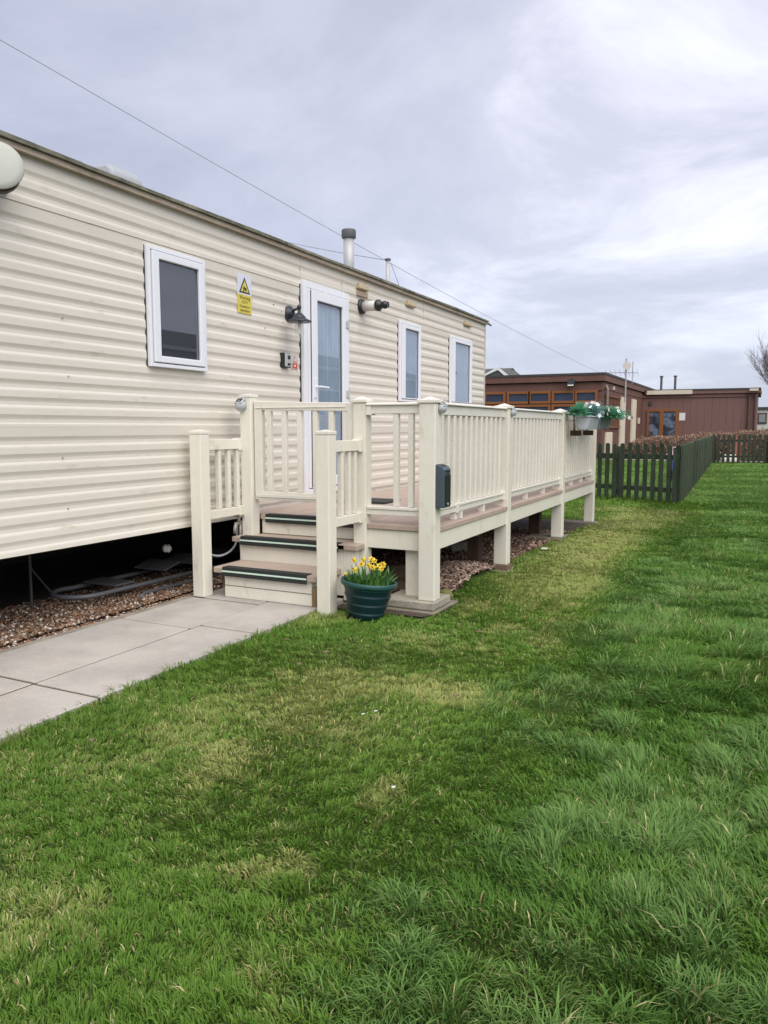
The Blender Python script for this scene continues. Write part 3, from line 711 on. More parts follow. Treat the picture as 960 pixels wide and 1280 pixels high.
wl = thing('wall_lantern', 'black wall lantern with a flared shade and clear glass left of the door', 'wall lamp', (WX, 5.24, 2.045))
MB().lathe((WX - 0.01, 5.235, 2.045), [(0.064, 0), (0.064, 0.018), (0.054, 0.03), (0.030, 0.045), (0.018, 0.055)], 28, axis=(1, 0, 0)).build('back_plate', 'lantern', wl, smooth=True)
lc = (-3.275, 5.150)
MB().tube([(WX + 0.03, 5.235, 2.06), (WX + 0.07, 5.205, 2.072), (lc[0] - 0.02, 5.17, 2.070), (lc[0], lc[1], 2.055)], 0.010, 10).build('arm', 'lantern', wl, smooth=True)
MB().lathe((lc[0], lc[1], 1.965), [(0.096, 0), (0.099, 0.005), (0.078, 0.016), (0.054, 0.028), (0.048, 0.042), (0.034, 0.055), (0.020, 0.068), (0.013, 0.074), (0.012, 0.100), (0.017, 0.106), (0.015, 0.124), (0.005, 0.132)], 28, cap0=True).build('lamp_shade', 'lantern', wl, smooth=True)
MB().lathe((lc[0], lc[1], 1.835), [(0.010, 0), (0.030, 0.010), (0.038, 0.04), (0.036, 0.09), (0.030, 0.13)], 20, cap1=False).build('glass_globe', 'clearglass', wl, smooth=True)
MB().lathe((lc[0], lc[1], 1.87), [(0.006, 0), (0.017, 0.02), (0.015, 0.05), (0.01, 0.09)], 14).build('bulb', 'white', wl, smooth=True)

def wall_text(body, y, z, size, mat, parent, x, name='lettering', align='CENTER'):
    cu = bpy.data.curves.new(name, 'FONT'); cu.body = body; cu.size = size; cu.align_x = align; cu.align_y = 'CENTER'; cu.extrude = 0.0004
    cu.materials.append(M[mat])
    o = bpy.data.objects.new(name, cu); COL.objects.link(o)
    rl = root_loc(parent)
    bpy.context.view_layer.update()
    me = bpy.data.meshes.new_from_object(o.evaluated_get(bpy.context.evaluated_depsgraph_get()))
    bpy.data.objects.remove(o); bpy.data.curves.remove(cu)
    if not me.materials: me.materials.append(M[mat])
    me.name = name
    o = bpy.data.objects.new(name, me); COL.objects.link(o); o.parent = parent
    o.location = (x - rl[0], y - rl[1], z - rl[2]); o.rotation_euler = (R(90), 0, R(90))
    return o
sg = thing('warning_sign', 'yellow and white camera warning sign right of the first window', 'sign', (WX + 0.004, 4.645, 2.11))
Y0, Y1 = 4.562, 4.724
X = WX + 0.004
MB().box(X - 0.004, X + 0.002, Y0, Y1, 2.104, 2.245).build('upper_panel', 'signwhite', sg)
MB().box(X - 0.004, X + 0.002, Y0, Y1, 1.972, 2.1035).build('lower_panel', 'signyellow', sg)
def tri(x, cy, cz, r):
    return [(x, cy - r * 0.9, cz - r * 0.55), (x, cy + r * 0.9, cz - r * 0.55), (x, cy, cz + r)]
ts = MB().prism(tri(X + 0.002, 4.643, 2.155, 0.073), (0.0012, 0, 0)).build('triangle_border', 'signblack', sg)
MB().prism(tri(X + 0.0032, 4.643, 2.153, 0.052), (0.001, 0, 0)).build('triangle_field', 'signyellow', ts)
MB().obox((X + 0.0047, 4.643, 2.148), (1, 0, 0), (0, 1, -0.35), (0, 0.35, 1), 0.0006, 0.017, 0.009).obox((X + 0.0047, 4.630, 2.130), (1, 0, 0), (0, 1, 0.3), (0, -0.3, 1), 0.0006, 0.005, 0.010).obox((X + 0.0047, 4.662, 2.139), (1, 0, 0), (0, 1, -0.35), (0, 0.35, 1), 0.0006, 0.004, 0.006).build('camera_symbol', 'signblack', ts)
for body, z, size in (('Warning', 2.082, 0.036), ('CCTV', 2.051, 0.027), ('Cameras in', 2.021, 0.027), ('operation', 1.993, 0.029)):
    wall_text(body, 4.643, z, size, 'signblack', sg, X + 0.0026)

ks = thing('key_safe', 'small grey key box with a black side mounted below the wall lantern', 'key safe', (WX, 5.145, 1.68))
MB().box(WX - 0.01, WX + 0.030, 5.100, 5.205, 1.622, 1.735).build('case', 'black', ks, bevel=0.006)
MB().box(WX + 0.0305, WX + 0.042, 5.110, 5.200, 1.628, 1.730).build('front_plate', 'silver', ks, bevel=0.006)
MB().lathe((WX + 0.042, 5.155, 1.700), [(0.017, 0), (0.015, 0.006)], 16, axis=(1, 0, 0)).build('button', 'black', ks)
MB().box(WX + 0.0425, WX + 0.046, 5.135, 5.175, 1.640, 1.655).build('latch', 'black', ks)
nt_ = thing('notice_sticker', 'small white and red notice between the key box and the door', 'sticker', (WX, 5.30, 1.68))
MB().box(WX - 0.01, WX + 0.005, 5.245, 5.345, 1.620, 1.738).build('backing', surf('sticker_white', (0.66, 0.62, 0.58), 0.5), nt_)
MB().box(WX + 0.005, WX + 0.006, 5.262, 5.332, 1.625, 1.668).build('red_panel', 'signred', nt_)
MB().lathe((WX + 0.0061, 5.297, 1.647), [(0.011, 0), (0.011, 0.0006)], 14, axis=(1, 0, 0)).build('white_mark', 'white', nt_)
MB().prism(tri(WX + 0.005, 5.295, 1.694, 0.032), (0.001, 0, 0)).build('red_triangle', 'signred', nt_)
MB().prism(tri(WX + 0.006, 5.295, 1.6935, 0.021), (0.0007, 0, 0)).build('white_triangle', 'signwhite', nt_)

# ------------------------------------------------------------------ the veranda deck
dk = thing('veranda_deck', 'cream railed veranda with steps and gate along the caravan front', 'veranda', (-2.6, 6.5, 0.0))
XI, XO = -1.915, -1.805        # inner and outer faces of the outer row of posts
DY0, DY1 = 4.405, 9.40
boards = MB(); xw = (-1.835 + 3.395) / 11
for i in range(11):
    boards.box(-3.395 + i * xw + 0.0025, -3.395 + (i + 1) * xw - 0.0025, 4.557, DY1, DECK - 0.028, DECK)
boards.build('decking', 'deckwood', dk, bevel=0.003)
MB().box(-2.296, -1.92, DY0 - 0.002, 4.554, DECK - 0.036, DECK - 0.001).box(-2.388, -2.2965, 4.48, 4.554, DECK - 0.036, DECK - 0.001).box(-1.9195, -1.835, 4.47, 4.554, DECK - 0.036, DECK - 0.001).build('deck_edge', 'deckwood', dk, bevel=0.004)
for a_, b2_ in ((4.462, 5.863), (5.967, 7.713), (7.817, 9.303)):
    MB().box(-1.834, -1.802, a_, b2_, DECK - 0.036, DECK - 0.002).build('deck_edge', 'deckwood', dk, bevel=0.004)
MB().box(-2.30, -1.90, 4.42, 4.45, 0.372, DECK - 0.038).box(-1.845, -1.812, 4.465, 9.30, 0.388, DECK - 0.038).box(-3.3, -1.85, 9.36, 9.395, 0.388, DECK - 0.038).build('fascia', 'cream', dk, bevel=0.003)
jo = MB()
for y in np.arange(4.7, 9.3, 0.6): jo.box(-3.38, -1.86, y, y + 0.05, 0.36, DECK - 0.03)
jo.build('joist', 'oldtimber', dk)

def post(x0, x1, y0, y1, z0, z1, wide=0.010, peak=0.042):
    p = MB().box(x0, x1, y0, y1, z0, z1).build('post', 'cream', dk, bevel=0.006)
    c = MB(); cx_, cy_ = (x0 + x1) / 2, (y0 + y1) / 2; hw = (x1 - x0) / 2 + wide; hd_ = (y1 - y0) / 2 + wide
    c.box(cx_ - hw, cx_ + hw, cy_ - hd_, cy_ + hd_, z1, z1 + 0.022)
    b = len(c.v); t = 0.012
    c.v += [(cx_ - hw + t, cy_ - hd_ + t, z1 + 0.0225), (cx_ + hw - t, cy_ - hd_ + t, z1 + 0.0225), (cx_ + hw - t, cy_ + hd_ - t, z1 + 0.0225), (cx_ - hw + t, cy_ + hd_ - t, z1 + 0.0225), (cx_, cy_, z1 + peak)]
    c.f += [(b, b + 1, b + 4), (b + 1, b + 2, b + 4), (b + 2, b + 3, b + 4), (b + 3, b, b + 4)]
    c.build('post_cap', 'rail', p, bevel=0.004)
    return p
PY = [(4.36, 4.46), (5.865, 5.965), (7.715, 7.815), (9.305, 9.40)]
ZB = [0.07, 0.06, 0.045, 0.03]
for (a, b_), zb in zip(PY, ZB): post(XI, XO, a, b_, zb, 1.302)
post(-2.390, -2.300, 4.385, 4.475, 0.02, 1.312)     # upper right newel
post(-3.285, -3.195, 4.385, 4.475, 0.04, 1.358, 0.003, 0.029)     # upper left newel
post(-3.350, -3.258, 3.925, 4.017, PATH_Z, 1.110, 0.003, 0.031)   # lower left newel
post(-2.395, -2.303, 3.925, 4.017, 0.01, 1.110, 0.003, 0.031)     # lower right newel
post(-3.40, -3.31, 9.305, 9.395, 0.03, 1.302)
MB().box(-2.055, -1.925, 4.475, 4.52, 0.02, 0.371).build('support_post', 'cream', dk, bevel=0.004)
# brown timber props beneath
for x, y, w_ in ((-2.12, 5.95, 0.10), (-2.14, 7.90, 0.115), (-2.7, 6.0, 0.1), (-2.75, 8.0, 0.1)):
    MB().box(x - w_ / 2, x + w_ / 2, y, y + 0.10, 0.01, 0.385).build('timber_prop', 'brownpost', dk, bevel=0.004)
MB().box(-2.62, -2.57, 8.2, 8.25, 0.0, 0.385).build('slim_prop', 'cream', dk)

def rail_y(y0, y1, x, zt, zb_, wide_cap=True):
    m = MB().box(x - 0.024, x + 0.024, y0, y1, zb_, zt - 0.016)
    if wide_cap: m.prism([(x - 0.040, y0, zt - 0.0155), (x + 0.040, y0, zt - 0.0155), (x + 0.041, y0, zt - 0.006), (x + 0.030, y0, zt), (x - 0.030, y0, zt), (x - 0.041, y0, zt - 0.006)], (0, y1 - y0, 0))
    return m
XR = -1.858
for (a, b_) in ((4.46, 5.865), (5.965, 7.715), (7.815, 9.305)):
    rail_y(a, b_, XR, 1.310, 1.232).build('handrail', 'rail', dk, bevel=0.003)
    br = MB().box(XR - 0.022, XR + 0.022, a, b_, 0.590, 0.628).box(XR - 0.030, XR + 0.030, a, b_, 0.6285, 0.645)
    br.box(XR - 0.028, XR + 0.028, a - 0.001, a + 0.03, 0.583, 0.652); br.box(XR - 0.028, XR + 0.028, b_ - 0.03, b_ + 0.001, 0.583, 0.652)
    br.build('bottom_rail', 'rail', dk, bevel=0.003)
    k = 3
    for q in range(1, k):
        yq = a + (b_ - a) * q / k; MB().box(XR - 0.018, XR + 0.018, yq - 0.02, yq + 0.02, DECK + 0.001, 0.589).build('rail_foot', 'rail', dk)
# joint sleeve on the bottom rail near the corner
MB().box(XR - 0.034, XR + 0.034, 4.80, 4.845, 0.583, 0.65).box(XR - 0.02, XR + 0.02, 4.80, 4.84, DECK + 0.001, 0.582).build('rail_sleeve', 'rail', dk, bevel=0.003)
b0 = None
for (a, b_) in ((4.46, 5.865), (5.965, 7.715), (7.815, 9.305)):
    nb = int(round((b_ - a) / 0.112)) - 1
    for q in range(nb):
        yq = a + (b_ - a) * (q + 1) / (nb + 1)
        if b0 is None:
            b0 = MB().box(XR - 0.022, XR + 0.022, yq - 0.021, yq + 0.021, 0.646, 1.231).build('baluster', 'rail', dk, bevel=0.005); y00 = yq
        else:
            dup_part(b0, (0, yq - y00, 0))
# front rails between the newel and the corner post
YF = 4.425
MB().box(-2.30, XI, YF - 0.024, YF + 0.024, 1.240, 1.292).prism([(-2.30, YF - 0.040, 1.2925), (-2.30, YF + 0.040, 1.2925), (-2.30, YF + 0.041, 1.303), (-2.30, YF + 0.028, 1.310), (-2.30, YF - 0.028, 1.310), (-2.30, YF - 0.041, 1.303)], (XI + 2.30, 0, 0)).box(-2.299, -2.262, YF - 0.034, YF + 0.034, 1.232, 1.2915).build('handrail', 'rail', dk, bevel=0.003)
MB().box(-2.30, XI, YF - 0.022, YF + 0.022, 0.592, 0.628).box(-2.30, XI, YF - 0.030, YF + 0.030, 0.6285, 0.648).build('bottom_rail', 'rail', dk, bevel=0.003)
for x in (-2.185, -2.095, -1.992):
    if x == -2.185: continue
    MB().box(x - 0.018, x + 0.018, YF - 0.018, YF + 0.018, 0.649, 1.239).build('baluster', 'rail', dk, bevel=0.005)
# far end rail back to the caravan
MB().box(-3.31, XI, 9.33, 9.375, 1.24, 1.308).build('handrail', 'rail', dk, bevel=0.003)
MB().box(-3.31, XI, 9.33, 9.375, 0.592, 0.645).build('bottom_rail', 'rail', dk, bevel=0.003)
for i in range(11):
    x = -3.19 + i * 0.115
    MB().box(x - 0.018, x + 0.018, 9.335, 9.37, 0.646, 1.239).build('baluster', 'rail', dk)
# stair side rails
def stair_rail(x, ys):
    for z0, z1, nm in ((1.005, 1.073, 'stair_handrail'), (0.545, 0.602, 'stair_bottom_rail')):
        m = MB().box(x - 0.024, x + 0.024, 4.017, 4.385, z0, z1)
        m.box(x - 0.031, x + 0.031, 4.350, 4.384, z0 - 0.008, z1 + 0.006)
        m.prism([(x - 0.018, 4.018, z0 - 0.0005), (x - 0.018, 4.055, z0 - 0.0005), (x - 0.018, 4.018, z0 - 0.032)], (0.036, 0, 0))
        m.build(nm, 'cream', dk, bevel=0.003)
    for y in ys:
        MB().box(x - 0.016, x + 0.016, y - 0.016, y + 0.016, 0.603, 1.004).build('stair_baluster', 'rail', dk, bevel=0.004)
stair_rail(-3.300, (4.155, 4.258, 4.355))
stair_rail(-2.350, (4.150, 4.245, 4.322))
# steps
st = MB().box(-3.157, -2.485, 4.015, 4.30, PATH_Z + 0.001, 0.200).build('lower_step', 'cream', dk, bevel=0.003)
MB().box(-3.225, -2.435, 3.985, 4.318, 0.202, 0.240).build('tread', 'steptread', st, bevel=0.005)
def nosing(x0, x1, y, z, parent):
    s = MB().box(x0, x1, y - 0.005, y + 0.060, z + 0.0005, z + 0.006).box(x0, x1, y - 0.006, y - 0.0005, z - 0.054, z).build('grip_strip', 'rubber', parent, bevel=0.002)
    return s
nosing(-3.150, -2.500, 3.985, 0.240, st)
MB().box(-3.148, -2.502, 3.9765, 3.979, 0.214, 0.224).build('grip_line', 'glow', st)
MB().box(-3.156, -2.486, 4.012, 4.0148, 0.118, 0.121).build('riser_seam', 'joint', st)
st = MB().box(-3.243, -2.420, 4.300, 4.50, 0.06, 0.364).box(-2.4195, -2.345, 4.302, 4.384, 0.03, 0.3635).build('upper_step', 'cream', dk, bevel=0.003)
MB().box(-3.190, -2.305, 4.272, 4.384, 0.366, 0.402).box(-3.290, -2.395, 4.272, 4.383, 0.3655, 0.4015).box(-3.19, -2.395, 4.3835, 4.503, 0.3655, 0.4015).build('tread', 'steptread', st, bevel=0.005)
nosing(-3.215, -2.44, 4.272, 0.402, st)
MB().box(-3.213, -2.442, 4.2635, 4.266, 0.376, 0.386).build('grip_line', 'glow', st)
st = MB().box(-3.194, -2.392, 4.500, 4.53, 0.404, DECK - 0.030).build('top_step', 'cream', dk, bevel=0.003)
MB().box(-3.194, -2.392, 4.480, 4.556, DECK - 0.029, DECK + 0.004).build('tread', 'steptread', st, bevel=0.004)
nosing(-3.150, -2.43, 4.480, DECK + 0.004, st)
MB().box(-3.148, -2.432, 4.4715, 4.474, DECK - 0.023, DECK - 0.013).build('grip_line', 'glow', st)
MB().box(-2.479, -2.450, 4.005, 4.05, PATH_Z + 0.001, 0.165).build('timber_stop', 'lighttimber', dk, bevel=0.003)
# gate
gz0, gz1 = 0.652, 1.335
gf = MB()
ga, gb = -3.186, -2.398
gy0, gy1 = 4.412, 4.456
gf.prism([(ga, gy0, gz0), (ga + 0.062, gy0, gz0), (ga + 0.062, gy0, gz1 - 0.002), (ga, gy0, gz1)], (0, gy1 - gy0, 0))
gf.prism([(gb - 0.050, gy0, gz0), (gb, gy0, gz0), (gb, gy0, gz1 - 0.02), (gb - 0.050, gy0, gz1 - 0.019)], (0, gy1 - gy0, 0))
gf.prism([(ga + 0.0625, gy0 + 0.001, gz1 - 0.062), (gb - 0.0505, gy0 + 0.001, gz1 - 0.076), (gb - 0.0505, gy0 + 0.001, gz1 - 0.020), (ga + 0.0625, gy0 + 0.001, gz1 - 0.003)], (0, gy1 - gy0 - 0.002, 0))
gf.box(ga + 0.0625, gb - 0.0505, gy0 + 0.001, gy1 - 0.001, gz0, gz0 + 0.058)
gate = gf.build('gate', 'rail', dk, bevel=0.004)
MB().box(ga + 0.01, gb - 0.01, gy0 - 0.006, gy0 - 0.0005, gz0 + 0.018, gz0 + 0.040).box(ga + 0.012, gb - 0.06, gy0 - 0.006, gy0 - 0.0005, gz1 - 0.05, gz1 - 0.044).build('gate_moulding', 'rail', gate, bevel=0.002)
for x in (-3.070, -2.946, -2.822, -2.698, -2.574, -2.466):
    MB().box(x - 0.019, x + 0.019, gy0 + 0.006, gy1 - 0.006, gz0 + 0.0585, gz1 - 0.070).build('gate_picket', 'rail', gate, bevel=0.004)
MB().box(-2.425, -2.413, gy0 - 0.012, gy0 - 0.0005, 0.712, 0.760).tube([(-2.419, gy0 - 0.016, 0.745), (-2.419, gy0 - 0.016, 0.700)], 0.006, 8).build('gate_bolt', 'black', gate)
# tap and little pipe by the steps
tp = thing('garden_tap', 'weathered garden tap below the upper left gate post', 'tap', (-3.285, 4.36, 0.45))
MB().tube([(-3.290, 4.37, 0.30), (-3.290, 4.37, 0.50)], 0.012, 10).tube([(-3.292, 4.37, 0.485), (-3.275, 4.30, 0.485), (-3.272, 4.285, 0.45), (-3.272, 4.284, 0.42)], 0.013, 10).build('pipe', 'brass', tp, smooth=True)
MB().lathe((-3.29, 4.355, 0.50), [(0.012, 0), (0.012, 0.03), (0.004, 0.032)], 12).obox((-3.29, 4.355, 0.537), (1, 0.4, 0), (-0.4, 1, 0), (0, 0, 1), 0.036, 0.009, 0.007).build('tap_handle', 'brass', tp)
hp = [(-3.40, 4.085, 0.52)]
for i in range(13):
    a = math.pi * i / 12
    hp.append((-3.38, 4.27 - 0.18 * math.cos(a), 0.365 - 0.105 * math.sin(a)))
hp.append((-3.38, 4.45, 0.45))
tag(MB().tube(hp, 0.008, 8).build('hose', 'hose', smooth=True), 'grey hose hanging in a loop under the caravan behind the steps', 'hose')
# ------------------------------------------------------------------ fittings on the veranda
def solar_light(c, ax, label, k=1.0):
    c = Vector(c); ax = Vector(ax).normalized()
    t = thing('solar_light', label, 'solar light', tuple(c), 'solar lights on the veranda posts')
    MB().lathe(c, [(r_ * k, z_ * k) for r_, z_ in ((0.036, -0.004), (0.040, 0.012), (0.037, 0.032), (0.026, 0.045), (0.012, 0.051), (0.002, 0.052))], 22, axis=ax).build('lamp_body', 'silver', t, smooth=True)
    up = (ax * 0.75 + Vector((0, 0, 1))).normalized(); side = ax.cross(Vector((0, 0, 1))).normalized(); fw = up.cross(side)
    pc = c + ax * 0.026 * k + Vector((0, 0, 0.031 * k))
    pl = MB().obox(pc, side, fw, up, 0.031 * k, 0.029 * k, 0.006).build('panel_housing', 'silver', t, bevel=0.003)
    MB().obox(pc + up * 0.0065, side, fw, up, 0.021 * k, 0.019 * k, 0.0012).build('solar_panel', 'panel', pl)
    MB().lathe(c + Vector((0, 0, -0.026 * k)) + ax * 0.018 * k, [(0.024 * k, 0), (0.020 * k, 0.012 * k), (0.006 * k, 0.018 * k)], 16, axis=(0, 0, -1)).build('lamp_lens', 'lens', t, smooth=True)
    return t
solar_light((-3.262, 4.381, 1.305), (0, -1, 0), 'round silver solar light on the tall post left of the gate')
solar_light((XO + 0.004, 4.43, 1.272), (1, 0, 0), 'round silver solar light on the front corner post above the ashtray', 0.78)
solar_light((XO + 0.004, 5.93, 1.272), (1, 0, 0), 'small solar light on the second post along the veranda side', 0.72)
at_ = thing('wall_ashtray', 'slate blue metal ashtray box fixed to the veranda corner post', 'ashtray', (XO, 4.42, 0.66))
ax0, ax1, ay0, ay1 = XO + 0.001, XO + 0.058, 4.366, 4.478
MB().prism([(ax0, ay0, 0.66), (ax1, ay0, 0.66), (ax1, ay0, 0.895), (ax1 - 0.012, ay0, 0.913), (ax0, ay0, 0.930)], (0, ay1 - ay0, 0)).build('case', 'greybox', at_, bevel=0.005)
MB().box(ax1 + 0.0003, ax1 + 0.004, ay0 + 0.014, ay1 - 0.008, 0.668, 0.862).prism([(ax1 + 0.0003, ay0 + 0.035, 0.862), (ax1 + 0.0003, ay1 - 0.03, 0.862), (ax1 + 0.0003, (ay0 + ay1) / 2, 0.876)], (0.0037, 0, 0)).build('front_door', 'darkbox', at_, bevel=0.0015)
ho = MB()
for k in range(3): ho.lathe((ax1 - 0.001, ay0 + 0.034 + 0.024 * k, 0.884), [(0.008, 0), (0.008, 0.0025)], 12, axis=(1, 0, 0))
ho.build('stub_hole', 'black', at_)
MB().lathe((ax1 + 0.004, ay0 + 0.055, 0.682), [(0.008, 0), (0.008, 0.004)], 12, axis=(1, 0, 0)).build('lock', 'silver', at_)
MB().obox(((ax0 + ax1) / 2 - 0.004, (ay0 + ay1) / 2, 0.9225), (1, 0, -0.28), (0, 1, 0), (0.28, 0, 1), 0.016, 0.032, 0.0015).build('stub_slot', 'black', at_)
tag(MB().box(-3.15, -2.735, 5.55, 5.86, DECK + 0.001, DECK + 0.018).build('door_mat', 'rubber', bevel=0.006), 'black rubber door mat lying on the decking in front of the door', 'door mat')

# concrete pads under the posts
cb = MB().box(-2.150, -1.795, 4.325, 4.62, 0.016, 0.069).build('concrete_block', 'concrete', bevel=0.009)
tag(cb, 'pale rough concrete block under the front corner post', 'concrete block')
tag(MB().box(-2.44, -1.772, 4.285, 4.70, -0.02, 0.014).build('paving_slab', 'flatslab', bevel=0.004), 'flat damp slab beneath the concrete block at the front corner', 'slab', 'slabs under the posts')
tag(MB().box(-2.10, -1.79, 5.80, 6.06, -0.02, 0.020).build('paving_slab', 'flatslab', bevel=0.004), 'flat slab under the second outer post beside the bark chips', 'slab', 'slabs under the posts')
tag(MB().box(-2.16, -1.80, 7.66, 8.02, -0.02, 0.042).build('paving_slab', 'flatslab', bevel=0.004), 'flat slab under the third outer post and brown prop', 'slab', 'slabs under the posts')
tag(MB().box(-2.25, -1.76, 9.25, 9.45, -0.02, 0.028).build('paving_slab', 'flatslab', bevel=0.004), 'flat slab under the last outer post next to the lawn', 'slab', 'slabs under the posts')
tag(MB().box(XI - 0.005, XO + 0.012, 5.845, 5.975, 0.021, 0.0585).build('timber_packer', 'oldtimber', bevel=0.004), 'dark timber packer wedged under the second outer post', 'packer')
tag(MB().obox((-2.30, 4.80, 0.05), (1, 0.12, 0), (-0.12, 1, 0), (0, 0, 1), 0.24, 0.06, 0.035).build('timber_sleeper', 'oldtimber', bevel=0.006), 'brown timber sleeper lying under the veranda behind the flowerpot', 'timber', 'old timbers under the veranda')
tag(MB().obox((-2.36, 4.98, 0.115), (1, 0.25, 0.12), (-0.25, 1, 0), (-0.12, 0, 1), 0.24, 0.07, 0.05).build('timber_sleeper', 'oldtimber', bevel=0.006), 'upper brown timber sleeper resting behind the first under the veranda', 'timber', 'old timbers under the veranda')
tag(MB().obox((-2.36, 6.3, 0.12), (1, 0.5, 0.2), (-0.5, 1, 0), (-0.2, 0, 1), 0.09, 0.05, 0.035).build('stone_block', 'concrete', bevel=0.01), 'grey stone lump lying in the dark under the veranda', 'stone')
tag(MB().lathe((-1.875, 4.72, 0.01), [(0.05, 0), (0.058, 0.025), (0.045, 0.055), (0.015, 0.066)], 9).build('mossy_stone', surf('mossy_stone_green', (0.16, 0.16, 0.05), 0.9, scale=20)), 'yellow green mossy stone right of the corner post', 'stone')
tag(MB().obox((-1.80, 7.02, 0.03), (1, 0.4, 0), (-0.4, 1, 0.2), (0, -0.2, 1), 0.032, 0.016, 0.010).build('white_stone', surf('pale_stone', (0.6, 0.57, 0.45), 0.8), bevel=0.008), 'small pale stone at the lawn edge near the third post', 'stone')

# ------------------------------------------------------------------ flower pot with daffodils
PC = Vector((-2.118, 4.035, 0.0))
pt = thing('flower_pot', 'dark green ribbed round pot on the grass beside the steps', 'flower pot', tuple(PC))
tilt = Vector((0.085, 0.045, 1)).normalized()
MB().lathe(PC + Vector((0, 0, 0.004)), [(0.0921, 0.0), (0.0996, 0.0056), (0.1137, 0.0384), (0.1147, 0.0441), (0.1104, 0.0497), (0.1114, 0.0554), (0.1278, 0.0927), (0.1288, 0.0983), (0.1245, 0.104), (0.1255, 0.1096), (0.141, 0.1469), (0.1419, 0.1525), (0.1382, 0.1582), (0.1391, 0.1638), (0.1532, 0.2057)], 48, axis=tilt, cap1=False).build('pot_body', 'pot', pt, smooth=True)
MB().lathe(PC + Vector((0, 0, 0.004)), [(0.1532, 0.2045), (0.1673, 0.2068), (0.1711, 0.2147), (0.1711, 0.2305), (0.1664, 0.2373), (0.1579, 0.2362), (0.1551, 0.226), (0.1504, 0.1921)], 48, axis=tilt, cap0=False, cap1=False).build('pot_rim', 'potrim', pt, smooth=True)
MB().lathe(PC + Vector((0, 0, 0.004)), [(0.1504, 0.1944), (0.094, 0.2057), (0.0019, 0.2102)], 24, axis=tilt, cap0=False).build('compost', 'compost', pt)
PT = PC + tilt * 0.207

def strap_leaf(mb, base, d, h, w, lean):
    base = Vector(base); d = Vector((d[0], d[1], 0)).normalized(); s = Vector((-d.y, d.x, 0))
    pts = []
    for t, ww in ((0, 0.8), (0.4, 1.0), (0.75, 0.8), (0.93, 0.45)):
        c = base + d * lean * t * t + Vector((0, 0, h * (t - 0.12 * t * t)))
        pts.append((c - s * w * ww, c + s * w * ww))
    tip = base + d * lean + Vector((0, 0, h * 0.9))
    for (a, b_), (c, e) in zip(pts[:-1], pts[1:]): mb.poly([a, b_, e, c])
    mb.poly([pts[-1][0], pts[-1][1], tip])
lv = MB(); bl = MB()
for i in range(150):
    a = random.uniform(0, 6.283); r = 0.145 * math.sqrt(random.random())
    strap_leaf(lv, PT + Vector((r * math.cos(a), r * math.sin(a), 0)), (math.cos(a + random.uniform(-1, 1)), math.sin(a + random.uniform(-1, 1))), random.uniform(0.05, 0.125) * (1.1 - 3 * max(r - 0.1, 0)), random.uniform(0.003, 0.006), random.uniform(0.01, 0.06))
for i in range(34):
    a = random.uniform(0, 6.283) if i > 16 else random.uniform(-2.6, -0.2); r = random.uniform(0.06, 0.135)
    strap_leaf(bl, PT + Vector((r * math.cos(a), r * math.sin(a), -0.005)), (math.cos(a), math.sin(a)), random.uniform(0.055, 0.095), random.uniform(0.012, 0.020), random.uniform(0.015, 0.05))
fo = thing('bulb_foliage', 'green strap and broad leaves growing in the dark green pot', 'plant', tuple(PT))
lv.build('strap_leaves', 'leaf', fo, recalc=False); bl.build('broad_leaves', 'broadleaf', fo, recalc=False)
fl_pos = [(-0.10, -0.01, .185, -120), (-0.045, 0.02, .19, -100), (-0.035, -0.03, .165, -70), (0.0, 0.03, .195, -60), (0.015, -0.02, .160, -110), (0.03, 0.02, .185, -30), (0.055, -0.035, .150, -90), (0.085, -0.01, .160, -40), (0.10, 0.02, .165, -70), (-0.07, -0.05, .125, -140), (0.11, -0.03, .145, -20), (-0.135, -0.05, .085, -160)]
for fx, fy, fh, fa in fl_pos:
    fh *= 0.80; fx *= 0.9; fa += random.uniform(-35, 35)
    df = thing('daffodil', 'yellow daffodil in bloom in the dark green pot', 'flower', tuple(PT + Vector((fx * 0.7, fy, 0))), 'daffodils in the pot')
    top = PT + Vector((fx, fy, fh)); hd = Vector((math.cos(R(fa)), math.sin(R(fa)), 0.12)).normalized()
    MB().tube([PT + Vector((fx * 0.7, fy, 0)), PT + Vector((fx * 0.88, fy, fh * 0.6)), top - hd * 0.012 + Vector((0, 0, 0.004)), top], 0.0028, 6).build('stem', 'leaf', df)
    u = hd.cross(Vector((0, 0, 1))).normalized(); w = hd.cross(u)
    pm = MB()
    for k in range(6):
        a = k * math.pi / 3 + 0.3; e = u * math.cos(a) + w * math.sin(a); s = u * -math.sin(a) + w * math.cos(a)
        pm.poly([top, top + e * 0.011 + s * 0.007 + hd * 0.002, top + e * random.uniform(0.019, 0.025) + hd * random.uniform(-.009, .008), top + e * 0.011 - s * 0.007 + hd * 0.002])
    pm.build('petals', 'petal', df, recalc=False)
    MB().lathe(top, [(0.004, 0), (0.006, 0.010), (0.009, 0.018)], 10, axis=hd, cap1=False).build('trumpet', 'trumpet', df)

